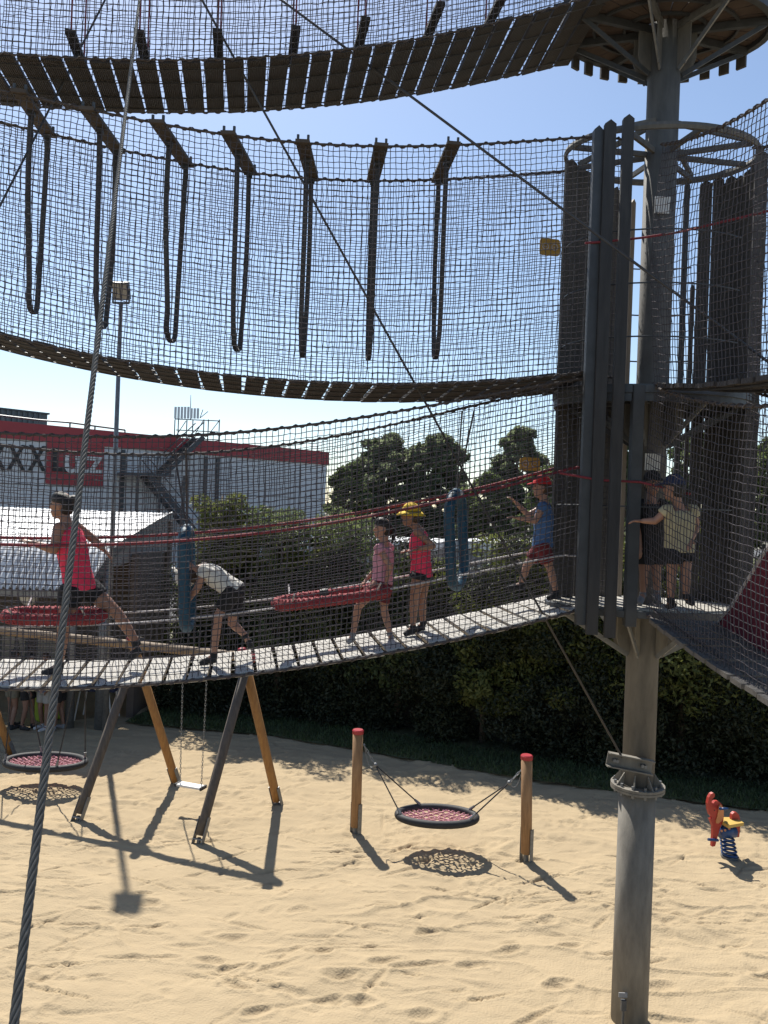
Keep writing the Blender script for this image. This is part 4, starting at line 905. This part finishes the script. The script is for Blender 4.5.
def nest(name, label, c, rad, hangs, group, tilt=Vector((0, 0, 1))):
    """round nest swing: padded ring, knotted net, four ropes to the points in hangs [(ring angle, [points up])]"""
    t = thing(name, label, 'nest swing', tuple(c), group); n = 40; z = tilt.normalized(); x = Vector((1, 0, 0)); x = (x - z * x.dot(z)).normalized(); y = z.cross(x) * .58
    def rp(a, k=1.0, dz=0): return c + x * (math.cos(a) * rad * k) + y * (math.sin(a) * rad * k) + z * dz
    mb = MB(); mb.tube([rp(2 * PI * k / n) for k in range(n)], .055, 12, True, tuple(z)); mb.build('ring', MT['black_foam'], t, True)
    mb = MB(); st = .105; m_ = int(rad / st) + 1
    for k in range(-m_, m_ + 1):
        o = k * st
        if abs(o) >= rad - .03: continue
        h = math.sqrt((rad - .02) ** 2 - o ** 2)
        for (p, q) in (((o, -h), (o, h)), ((-h, o), (h, o))):
            pts = []; ca, sa = math.cos(.78), math.sin(.78)
            for i in range(14): f = i / 13; uu = p[0] + (q[0] - p[0]) * f; vv = p[1] + (q[1] - p[1]) * f; v = x * (uu * ca - vv * sa) + y * (uu * sa + vv * ca); pts.append(c + v - z * (.05 * (1 - (uu * uu + vv * vv) / rad ** 2)) + z * (.008 * math.sin(i * 2.2)))
            mb.tube(pts, .011, 5)
            for i in range(1, 13):
                if i % 2: mb.ball(pts[i], .019, n=6, m=4)
    mb.build('nest_net', MT['pink_net'], t)
    for a, pts in hangs:
        mb = MB(); p = rp(a, 1, .05); mb.tube([p] + [Vector(q) for q in pts], .0105, 6); rp_ = mb.build('rope', MT['black_foam'], t)
        mb = MB(); d = (Vector(pts[0]) - p).normalized(); mb.tube([p, p + d * .1], [.024, .018], 8); mb.tube([p - z * .05, p], .03, 8); mb.build('sleeve', MT['galv'], rp_)
    return t
def nests():
    g0 = W(42, 763, 13.3); f = (g0.x - TOPS[0].x) / (TOPS[1].x - TOPS[0].x); c = TOPS[0].lerp(TOPS[1], f); c.z = .42; du = (TOPS[1] - TOPS[0]).normalized()
    k1 = c - du * .75 + Vector((0, 0, ZT - .42)); k2 = c + du * .75 + Vector((0, 0, ZT - .42))
    nest('nest_swing', 'round nest swing under the timber beam, partly behind the thick steel rope', c, .68, [(R(200), [k1]), (R(110), [k1]), (R(20), [k2]), (R(-60), [k2])], 'round nest swings')
    P1 = G(355.5, 834); P2 = G(526, 861); posts = []
    for P, lab in ((P1, 'round timber post with a red cap, left of the nest swing'), (P2, 'round timber post with a red cap, right of the nest swing')):
        t = thing('swing_post', lab, 'post', tuple(P), 'timber posts of the low nest swing'); h = 1.575 if P is P1 else 1.50; mb = MB(); P0_ = P.copy(); P = P + Vector((-.045 if P is P2 else -.02, 0, 0)); mb.tube([P0_ + Vector((0, 0, .12)), P + Vector((0, 0, h))], .08, 18); mb.build('post', MT['timber_brown'], t, True)
        mb = MB(); mb.tube([P + Vector((0, 0, h - .02)), P + Vector((0, 0, h + .03)), P + Vector((0, 0, h + .045))], [.089, .089, .075], 18); mb.build('cap', MT['red_cap'], t)
        mb = MB(); P = P0_
        for s_ in (-1, 1): mb.box(P + Vector((.088 * s_ * .7, -.088 * .7 * s_, .22)), (.012, .07, .52), (Vector((1, -1, 0)).normalized(), Vector((1, 1, 0)).normalized(), Vector((0, 0, 1))))
        mb.tube([P + Vector((0, 0, -.2)), P + Vector((0, 0, .14))], .04, 8); mb.build('ground_shoe', MT['galv'], t)
        posts.append(P)
    c = W(437, 816, 11.42); c.z = .52; d = (P2 - P1).normalized(); sdv = Vector((-d.y, d.x, 0))
    e1 = P1 + d * .09 + Vector((0, 0, 1.38)); e2 = P2 - d * .09 + Vector((0, 0, 1.34)); j1 = e1.lerp(c + Vector((0, 0, .08)) - d * .6, .33); j2 = e2.lerp(c + Vector((0, 0, .08)) + d * .6, .30); z = Vector((0, 0, 1))
    t = nest('nest_swing', 'round low nest swing slung between two red-capped posts', c, .58, [(R(200), [j1]), (R(115), [j1]), (R(30), [j2]), (R(-35), [j2])], 'round nest swings')
    for e, j in ((e1, j1), (e2, j2)):
        link_chain(e, j, MT['galv'], t, step=.06, r=.008); mb = MB(); mb.ball(j, .035); mb.tube([e - (e - j).normalized() * -.03, e], .02, 8); mb.build('shackle', MT['galv'], t)
        mb = MB(); pts = [e.lerp(j, k / 10) - z * (.16 * math.sin(PI * k / 10)) for k in range(11)]; mb.tube(pts, .007, 6); mb.build('safety_chain', MT['galv'], t)
nests()
def rider():
    D = G(727, 857).y; n = Vector((-.25, 1, 0)).normalized(); P0 = W(727, 857, D)
    t = thing('spring_rider', 'red spring rider with a raised trunk, yellow seat and blue spring', 'spring rider', (P0.x, P0.y, 0))
    def px(u, v, dn=0): return onplane(690 + u / 8.54, 780 + v / 8.54, P0 + n * dn, n)
    body = [(190, 570), (215, 565), (228, 520), (240, 470), (262, 400), (285, 350), (290, 300), (285, 240), (270, 205), (240, 180), (215, 180), (200, 200), (185, 190), (190, 165), (210, 145), (213, 122), (200, 110), (180, 120), (162, 150), (152, 200), (155, 250), (168, 295), (190, 320), (185, 335), (170, 330), (185, 370), (198, 400), (196, 480)]
    mb = MB(); mb.prism([px(u, v, -.03) for u, v in body], n * .05); hd = mb.build('head_board', MT['red_board'], t)
    ear = [(225, 370), (245, 372), (272, 350), (288, 310), (290, 265), (278, 225), (262, 210), (248, 222), (243, 270), (232, 320), (222, 350)]
    mb = MB(); mb.prism([px(u, v, -.045) for u, v in ear], n * .013); mb.build('ear_board', MT['orange_board'], hd)
    mb = MB(); mb.tube([px(258, 245, -.13), px(258, 245, .1)], .022, 10); mb.tube([px(262, 246, -.12), px(325, 246, -.15)], .017, 10); mb.build('handle', MT['blue_metal'], t, True)
    mb = MB(); mb.ball(px(209, 260, -.032), .009, n=8, m=5); mb.build('eye', MT['black'], hd)
    tail = [(372, 490), (420, 488), (428, 430), (428, 340), (420, 300), (400, 278), (380, 275), (362, 292), (356, 330), (366, 380), (380, 420)]
    mb = MB(); mb.prism([px(u, v, .02) for u, v in tail], n * .05); mb.build('back_board', MT['red_board'], t)
    a, b = px(275, 375, 0), px(400, 368, 0); d = (b - a).normalized(); u = Vector((0, 0, 1)); mb = MB(); c = (a + b) / 2
    mb.prism([c - d * .15 - n * .16, c + d * .17 - n * .10, c + d * .17 + n * .10, c - d * .15 + n * .16], Vector((0, 0, .045))); mb.build('seat', MT['yellow_board'], t)
    mb = MB(); c = px(315, 440, 0); mb.tube([c - d * .12, c + d * .12], .095, 14); mb.build('spring_housing', MT['blue_metal'], t, True)
    mb = MB()
    for (uu, vv) in ((270, 435), (300, 430), (335, 415)): mb.tube([px(uu, vv, -.1), px(uu, vv, -.12)], .018, 8)
    mb.build('bolt_cap', MT['orange_board'], t)
    mb = MB(); top = px(312, 470, 0); bot = Vector((P0.x + .04, P0.y, .02)); pts = []
    for k in range(130): f = k / 129; c = top.lerp(bot, f); a = f * 2 * PI * 5.2; pts.append(c + Vector((math.cos(a), math.sin(a), 0)) * (.092 + .012 * f))
    mb.tube(pts, .0165, 8); mb.build('spring', MT['blue_metal'], t, True)
    mb = MB(); mb.tube([px(155, 508, -.06), px(240, 515, -.06)], .02, 8); mb.build('footrest', MT['blue_metal'], t)
    mb = MB(); mb.tube([(bot.x, bot.y, -.1), (bot.x, bot.y, .025)], .13, 16); mb.build('base_plate', MT['galv'], t)
rider()

# ------------------------------------------------------------------ people
DG = bpy.context.evaluated_depsgraph_get
def remeshed(mb, name, m, parent, vox, smooth=3):
    o = mb.build(name, m, parent)
    r = o.modifiers.new('remesh', 'REMESH'); r.mode = 'VOXEL'; r.voxel_size = vox
    s = o.modifiers.new('smooth', 'SMOOTH'); s.factor = .5; s.iterations = smooth
    me = bpy.data.meshes.new_from_object(o.evaluated_get(DG())); o.modifiers.clear(); old = o.data; o.data = me; bpy.data.meshes.remove(old)
    me.polygons.foreach_set('use_smooth', [True] * len(me.polygons)); me.update(); return o
def person(label, D, J, k, skin, top, bottom, shoe, hair, cap=None, sleeves=0.35, leg=0.45, face=(-1, 0), skirt=False, capcol=None, brim=True, ponytail=None):
    """J: joints as pixels with a depth offset; k: size against a 1.75 m adult; face: the way the figure faces in the ground plane"""
    P = {n_: W(v[0], v[1], D + (v[2] if len(v) > 2 else 0)) for n_, v in J.items()}
    hc = P['head']; base = P['ankle_l'].copy(); t = thing('person', label, 'person', (base.x, base.y, base.z - .08 * k), 'people'); 
    fd = Vector((face[0], face[1], 0)).normalized(); sL = (P['sh_l'] - P['sh_r']).normalized(); nk = (P['sh_l'] + P['sh_r']) / 2; pv = (P['hip_l'] + P['hip_r']) / 2
    hu = P.get('crown', hc + Vector((0, 0, 1))) - hc; hu.normalize(); hf = (fd - hu * fd.dot(hu)).normalized(); hs = hu.cross(hf); hk = .5 + .5 * k
    hax = (hf, hs, hu); hr = (.098 * hk, .078 * hk, .118 * hk)
    ch = nk.lerp(pv, .3); ws = nk.lerp(pv, .68); sw = max(.1 * k, (P['sh_l'] - P['sh_r']).length / 2)
    mb = MB(); mb.ball(hc + hu * .02 * hk, (hr[0], hr[1], hr[2] * .92), hax, 16, 12); mb.ball(hc + hf * .035 * hk - hu * .06 * hk, (.062 * hk, .055 * hk, .06 * hk), hax, 12, 8)
    mb.ball(hc + hf * .1 * hk - hu * .012 * hk, (.022 * hk, .014 * hk, .02 * hk), hax, 8, 6)
    for s_ in (-1, 1): mb.ball(hc + hs * (.08 * hk * s_) - hu * .005, (.018 * hk, .012 * hk, .03 * hk), hax, 8, 6)
    mb.tube([hc - hu * .06 * hk - hf * .015 * hk, nk - (pv - nk).normalized() * .0], [.048 * hk, .056 * hk], 12)
    mb.loft([nk - (pv - nk).normalized() * .03 * k, nk.lerp(pv, .06), ch, ws, pv, pv + (pv - nk).normalized() * .06 * k], [.07 * k, sw * .95, sw * 1.0, sw * .82, sw * .95, sw * .8], [.06 * k, .085 * k, .115 * k, .10 * k, .115 * k, .10 * k], sL)
    for s_ in 'lr':
        sh, el, wr = P['sh_' + s_], P['el_' + s_], P['wr_' + s_]
        mb.tube([sh, sh.lerp(el, .3), el], [.056 * k, .052 * k, .041 * k], 12); mb.tube([el, el.lerp(wr, .3), wr], [.042 * k, .041 * k, .028 * k], 12); mb.ball(el, .042 * k); mb.ball(sh, .057 * k)
        d = (wr - el).normalized(); bend = Vector((0, 0, -1)); bend = (bend - d * bend.dot(d)); bend = bend.normalized() if bend.length > .2 else fd; s2 = d.cross(bend).normalized()
        hl = .095 * k; mb.loft([wr - d * .01, wr + d * hl * .4, wr + d * hl], [.028 * k, .04 * k, .042 * k], [.02 * k, .018 * k, .016 * k], s2, 10)
        for q in range(4):
            o = s2 * ((q - 1.5) * .021 * k); L = (.07, .08, .075, .058)[q] * k; p0 = wr + d * hl * .93 + o; p1 = p0 + d * L * .5 + bend * L * .12; p2 = p1 + d * L * .35 + bend * L * .35
            mb.tube([p0, p1, p2], [.0105 * k + .001, .0095 * k + .001, .007 * k + .001], 7)
        p0 = wr + d * hl * .3 + s2 * .03 * k; mb.tube([p0, p0 + s2 * .03 * k + d * .025 * k, p0 + s2 * .038 * k + d * .06 * k], [.013 * k, .011 * k, .008 * k], 7)
        hp, kn, an = P['hip_' + s_], P['kn_' + s_], P['ankle_' + s_]
        mb.tube([hp, hp.lerp(kn, .35), kn], [.092 * k, .085 * k, .056 * k], 14); mb.tube([kn, kn.lerp(an, .3), an], [.056 * k, .057 * k, .036 * k], 12); mb.ball(kn, .057 * k)
        toe = P.get('toe_' + s_, an + fd * .16 * k - Vector((0, 0, .07 * k))); mb.tube([an, an.lerp(toe, .5) - Vector((0, 0, .02 * k)), toe], [.036 * k, .035 * k, .026 * k], 10)
    remeshed(mb, 'body', skin, t, .009 * max(k, .75))
    # clothes
    e = .016; mb = MB()
    mb.loft([nk + (pv - nk).normalized() * .0, nk.lerp(pv, .08), ch, ws, pv, pv + (pv - nk).normalized() * .03 * k], [.085 * k, sw * 1.0 + e, sw * 1.05 + e, sw * .92 + e, sw * 1.0 + e, sw * 1.02 + e], [.07 * k + e, .092 * k + e, .12 * k + e, .112 * k + e, .128 * k + e, .128 * k + e], sL)
    if sleeves:
        for s_ in 'lr':
            sh, el, wr = P['sh_' + s_], P['el_' + s_], P['wr_' + s_]; f = min(1, sleeves); mb.tube([sh + (nk - sh) * .3, sh, sh.lerp(el, f)], [.06 * k + e, .064 * k + e, .058 * k + e], 12)
    remeshed(mb, 'shirt', top, t, .012 * max(k, .75))
    mb = MB(); ax_ = (pv - nk).normalized()
    if skirt:
        kn = (P['kn_l'] + P['kn_r']) / 2; mb.loft([pv - ax_ * .06 * k, pv + ax_ * .03 * k, pv.lerp(kn, .35), pv.lerp(kn, .6)], [sw * .95 + e, sw * 1.1 + e, .2 * k + e, .24 * k + e], [.115 * k + e, .14 * k + e, .17 * k + e, .2 * k + e], sL)
    else:
        mb.loft([pv - ax_ * .09 * k, pv, pv + ax_ * .07 * k], [sw * .93 + e * .6, sw * 1.0 + e * .8, sw * .85 + e], [.118 * k + e * .6, .12 * k + e, .11 * k + e], sL)
        for s_ in 'lr':
            hp, kn, an = P['hip_' + s_], P['kn_' + s_], P['ankle_' + s_]; q = hp.lerp(kn, min(1, leg)); mb.tube([hp - (kn - hp) * .08, hp, q], [.1 * k, .1 * k + e, (.1 - .03 * leg) * k + e * 1.3], 14)
    remeshed(mb, 'skirt' if skirt else 'shorts', bottom, t, .012 * max(k, .75))
    for s_ in 'lr':
        an = P['ankle_' + s_]; toe = P.get('toe_' + s_, an + fd * .16 * k - Vector((0, 0, .07 * k))); d = (toe - an); d.normalize(); heel = an - Vector((0, 0, .055 * k)) - fd * .03 * k
        mb = MB(); mb.tube([an + (P['kn_' + s_] - an).normalized() * .03 * k, an - Vector((0, 0, .03 * k))], .046 * k, 10); mb.tube([heel, heel.lerp(toe, .5) + Vector((0, 0, .012 * k)), toe + d * .02 * k], [.045 * k, .048 * k, .034 * k], 10); sh_o = remeshed(mb, 'shoe', shoe, t, .011 * max(k, .75), 2)
    # hair
    mb = MB(); mb.ball(hc + hu * .028 * hk - hf * .012 * hk, (hr[0] * 1.04, hr[1] * 1.09, hr[2] * .98), (hf, hs, (hu + hf * .35).normalized()), 18, 10, lo=R(-2)); mb.ball(hc - hf * .035 * hk + hu * .0, (.075 * hk, .083 * hk, .095 * hk), hax, 14, 10)
    if ponytail == 'bun': mb.ball(hc - hf * .10 * hk + hu * .06 * hk, .048 * hk)
    if ponytail == 'tail': mb.tube([hc - hf * .08 * hk + hu * .03 * hk, hc - hf * .14 * hk - hu * .04 * hk, hc - hf * .11 * hk - hu * .16 * hk], [.03 * hk, .034 * hk, .015 * hk], 10)
    remeshed(mb, 'hair', hair, t, .01, 1)
    if cap:
        c0 = hc + hu * .035 * hk; mb = MB(); mb.ball(c0, (hr[0] * 1.16, hr[1] * 1.2, hr[2] * 1.02), hax, 20, 10, lo=R(4))
        if cap == 'cap': mb.loft([c0 + hf * .06 * hk + hu * .015, c0 + hf * .13 * hk + hu * .012, c0 + hf * .175 * hk + hu * .0], [.078 * hk, .075 * hk, .045 * hk], [.008, .008, .008], hs, 12)
        else:
            n = 26; vs = []
            for i in range(n):
                a = 2 * PI * i / n
                for (kk, dz) in ((1.02, .012), (1.55, -.035), (1.52, -.045), (1.0, -.004)): vs.append(c0 + hf * (math.cos(a) * hr[0] * 1.1 * kk) + hs * (math.sin(a) * hr[1] * 1.15 * kk) + hu * (dz * hk + .01))
            mb.add(vs, [(i * 4 + j, ((i + 1) % n) * 4 + j, ((i + 1) % n) * 4 + (j + 1) % 4, i * 4 + (j + 1) % 4) for i in range(n) for j in range(4)])
        mb.build('cap' if cap == 'cap' else 'sun_hat', capcol, t, True)
    for s_ in (-1, 1):
        mb = MB(); mb.ball(hc + hf * .088 * hk + hs * (.032 * hk * s_) + hu * .018 * hk, (.010 * hk, .013 * hk, .008 * hk), hax, 8, 6); mb.build('eye', MT['black'], t, True)
    mb = MB(); mb.ball(hc + hf * .09 * hk - hu * .058 * hk, (.010 * hk, .024 * hk, .007 * hk), hax, 8, 6); mb.build('mouth', cloth('lip', (.3, .1, .09)), t, True)
    return t
hot = cloth('hot_pink', (.78, .045, .105)); blk = cloth('black', (.012, .012, .014)); wht = cloth('white', (.62, .60, .55)); pnk = cloth('pale_pink', (.55, .26, .32)); red = cloth('dark_red', (.14, .015, .02))
blu = cloth('blue', (.06, .13, .28)); crm = cloth('cream', (.44, .38, .24)); shB = cloth('shoe_black', (.02, .02, .022)); shW = cloth('shoe_white', (.5, .5, .5)); shO = cloth('shoe_orange', (.40, .12, .05)); shG = cloth('shoe_grey', (.22, .22, .23)); yel = cloth('yellow', (.62, .42, .03)); rcap = cloth('red_cap_cloth', (.5, .02, .025)); khk = cloth('khaki', (.15, .135, .1)); nav = cloth('navy_shirt', (.02, .03, .08)); dblu = cloth('deep_blue', (.03, .07, .24))
def BD(px, off=.4):                                                 # depth of a line along the left bridge
    d = ray(px, 512); p = FRONT + N_B * off; return (p.dot(N_B)) / d.dot(N_B)
person('girl in a hot pink top and black shorts striding along the lowest bridge', BD(65), dict(head=(62, 506), sh_l=(59, 528, -.14), sh_r=(76, 527, .14), el_l=(54, 550, -.18), wr_l=(33, 543, -.12), el_r=(92, 538, .18), wr_r=(103, 549, .2), hip_l=(72, 589, -.09), hip_r=(88, 588, .09), kn_l=(63, 630, -.08), ankle_l=(59, 665, -.06), toe_l=(44, 673, -.06), kn_r=(117, 613, .1), ankle_r=(137, 643, .1), toe_r=(131, 657, .1)), .92, MT['skin_tan'], hot, blk, shB, MT['hair_dark'], sleeves=0, leg=.4, face=(-1, -.15), ponytail='bun')
person('child in a white shirt bending double beside the left blue loop', BD(215), dict(head=(188, 574), crown=(178, 588), sh_l=(205, 570, -.12), sh_r=(204, 568, .12), el_l=(197, 588, -.14), wr_l=(188, 601, -.1), el_r=(199, 586, .14), wr_r=(190, 600, .1), hip_l=(234, 590, -.08), hip_r=(236, 592, .08), kn_l=(218, 616, -.08), ankle_l=(214, 655, -.07), toe_l=(201, 663, -.07), kn_r=(232, 623, .08), ankle_r=(246, 636, .08), toe_r=(250, 646, .08)), .72, MT['skin'], wht, blk, shB, MT['hair_brown'], sleeves=.4, leg=.75, face=(-1, 0), cap='cap', capcol=wht)
person('girl in a pale pink dress with a red skirt holding the red ring', BD(378), dict(head=(383, 529), sh_l=(379, 548, -.1), sh_r=(389, 547, .1), el_l=(390, 566, -.14), wr_l=(386, 583, -.1), el_r=(379, 566, .13), wr_r=(366, 580, .1), hip_l=(379, 583, -.07), hip_r=(385, 583, .07), kn_l=(358, 607, -.06), ankle_l=(353, 634, -.05), toe_l=(348, 642, -.05), kn_r=(384, 609, .06), ankle_r=(390, 634, .05), toe_r=(392, 643, .0)), .66, MT['skin'], pnk, red, shG, MT['hair_dark'], sleeves=.25, skirt=True, face=(-1, -.2), ponytail='tail')
person('girl in a yellow sun hat and hot pink top standing on the lowest bridge', BD(418), dict(head=(411, 516), sh_l=(417, 532, -.11), sh_r=(421, 531, .11), el_l=(433, 546, -.14), wr_l=(419, 549, -.18), el_r=(418, 549, .15), wr_r=(410, 550, .1), hip_l=(419, 575, -.07), hip_r=(424, 575, .07), kn_l=(414, 601, -.06), ankle_l=(413, 627, -.06), toe_l=(405, 634, -.06), kn_r=(422, 600, .06), ankle_r=(423, 623, .06), toe_r=(415, 630, .06)), .72, MT['skin_tan'], hot, blk, shB, MT['hair_brown'], cap='hat', capcol=yel, sleeves=0, leg=.15, face=(-1, -.1))
person('boy in a red cap, blue shirt and dark red shorts stepping off the platform', BD(545), dict(head=(542, 488), sh_l=(543, 507, -.12), sh_r=(546, 506, .12), el_l=(535, 521, -.14), wr_l=(518, 518, -.12), el_r=(528, 515, .12), wr_r=(516, 503, .1), hip_l=(541, 545, -.07), hip_r=(544, 545, .07), kn_l=(550, 568, -.06), ankle_l=(556, 592, -.05), toe_l=(548, 598, -.05), kn_r=(527, 565, .06), ankle_r=(521, 584, .05), toe_r=(508, 588, .05)), .70, MT['skin'], blu, red, shB, MT['hair_brown'], cap='cap', capcol=rcap, sleeves=.3, leg=.75, face=(-1, 0))
person('boy in black shirt and black cap standing on the platform beside the mast', PY - .42, dict(head=(652, 484), sh_l=(640, 504), sh_r=(663, 504), el_l=(638, 527), wr_l=(640, 547, -.05), el_r=(664, 527), wr_r=(663, 545, -.05), hip_l=(645, 551), hip_r=(657, 551), kn_l=(644, 574, -.02), ankle_l=(643, 594), toe_l=(640, 603, -.1), kn_r=(656, 574, -.02), ankle_r=(657, 592), toe_r=(659, 601, -.1)), .74, MT['skin'], blk, blk, shG, MT['hair_dark'], cap='cap', capcol=blk, sleeves=.5, leg=.6, face=(.15, -1))
person('boy in a cream shirt and dark cap reaching out to his left on the platform', 6.72, dict(head=(674, 489), sh_l=(692, 510, .04), sh_r=(667, 511, -.02), el_l=(697, 527, .06), wr_l=(691, 540, -.05), el_r=(655, 521, .0), wr_r=(642, 521, .02), hip_l=(685, 550, .03), hip_r=(673, 550, -.02), kn_l=(686, 572), ankle_l=(686, 596), toe_l=(692, 603, .06), kn_r=(672, 574), ankle_r=(671, 600), toe_r=(668, 606, .08)), .74, MT['skin'], crm, blk, shB, MT['hair_dark'], cap='cap', capcol=nav, sleeves=.4, leg=.55, face=(-.8, .5))
def stander(px, label, top, bottom, shoe, hair, face, k=.95, seed=0, leg=.5, D=16.75):
    g = W(px, 700, D); f = Vector((face[0], face[1], 0)).normalized(); s_ = Vector((-f.y, f.x, 0)); r = random.Random(seed); H = 1.75 * k
    J = {}
    def put(n_, v):                                                # world -> the same pixel + depth form
        v = Vector((g.x, D, 0)) + v; q = v - CAM; d = q.y; x = q.dot(RX); y = q.dot(UP); J[n_] = (384 + x / d * F, 512 - y / d * F, d - D)
    put('head', Vector((0, 0, H * .93)) + f * .02); 
    for a, sg in (('l', 1), ('r', -1)):
        put('sh_' + a, s_ * (.175 * k * sg) + Vector((0, 0, H * .81))); put('el_' + a, s_ * (.22 * k * sg) + f * .03 + Vector((0, 0, H * .63))); put('wr_' + a, s_ * (.19 * k * sg) + f * (.16 + .1 * r.random()) + Vector((0, 0, H * (.52 + .1 * r.random()))))
        put('hip_' + a, s_ * (.09 * k * sg) + Vector((0, 0, H * .51))); put('kn_' + a, s_ * (.1 * k * sg) + f * .03 + Vector((0, 0, H * .28))); put('ankle_' + a, s_ * (.11 * k * sg) + f * (.05 * sg) + Vector((0, 0, .08 * k))); put('toe_' + a, s_ * (.12 * k * sg) + f * (.2 + .05 * sg) + Vector((0, 0, .035)))
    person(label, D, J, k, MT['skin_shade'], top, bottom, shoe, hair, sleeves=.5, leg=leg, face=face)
stander(12, 'onlooker in a blue shirt and khaki shorts under the shelter', dblu, khk, shB, MT['hair_dark'], (.6, .8), .98, 1)
stander(28, 'onlooker dressed all in black beside the lime green tub', blk, blk, shB, MT['hair_dark'], (.9, -.3), .93, 2)
stander(45, 'onlooker in white shorts and white shoes under the shelter', cloth('grey_shirt', (.12, .14, .2)), cloth('stone', (.3, .29, .27)), shW, MT['hair_brown'], (-.4, -1), .95, 3, .7)
stander(60, 'onlooker in dark shorts standing behind the thick steel rope', cloth('brown_shirt', (.16, .1, .07)), blk, shG, MT['hair_brown'], (-1, .1), .96, 4, .6)
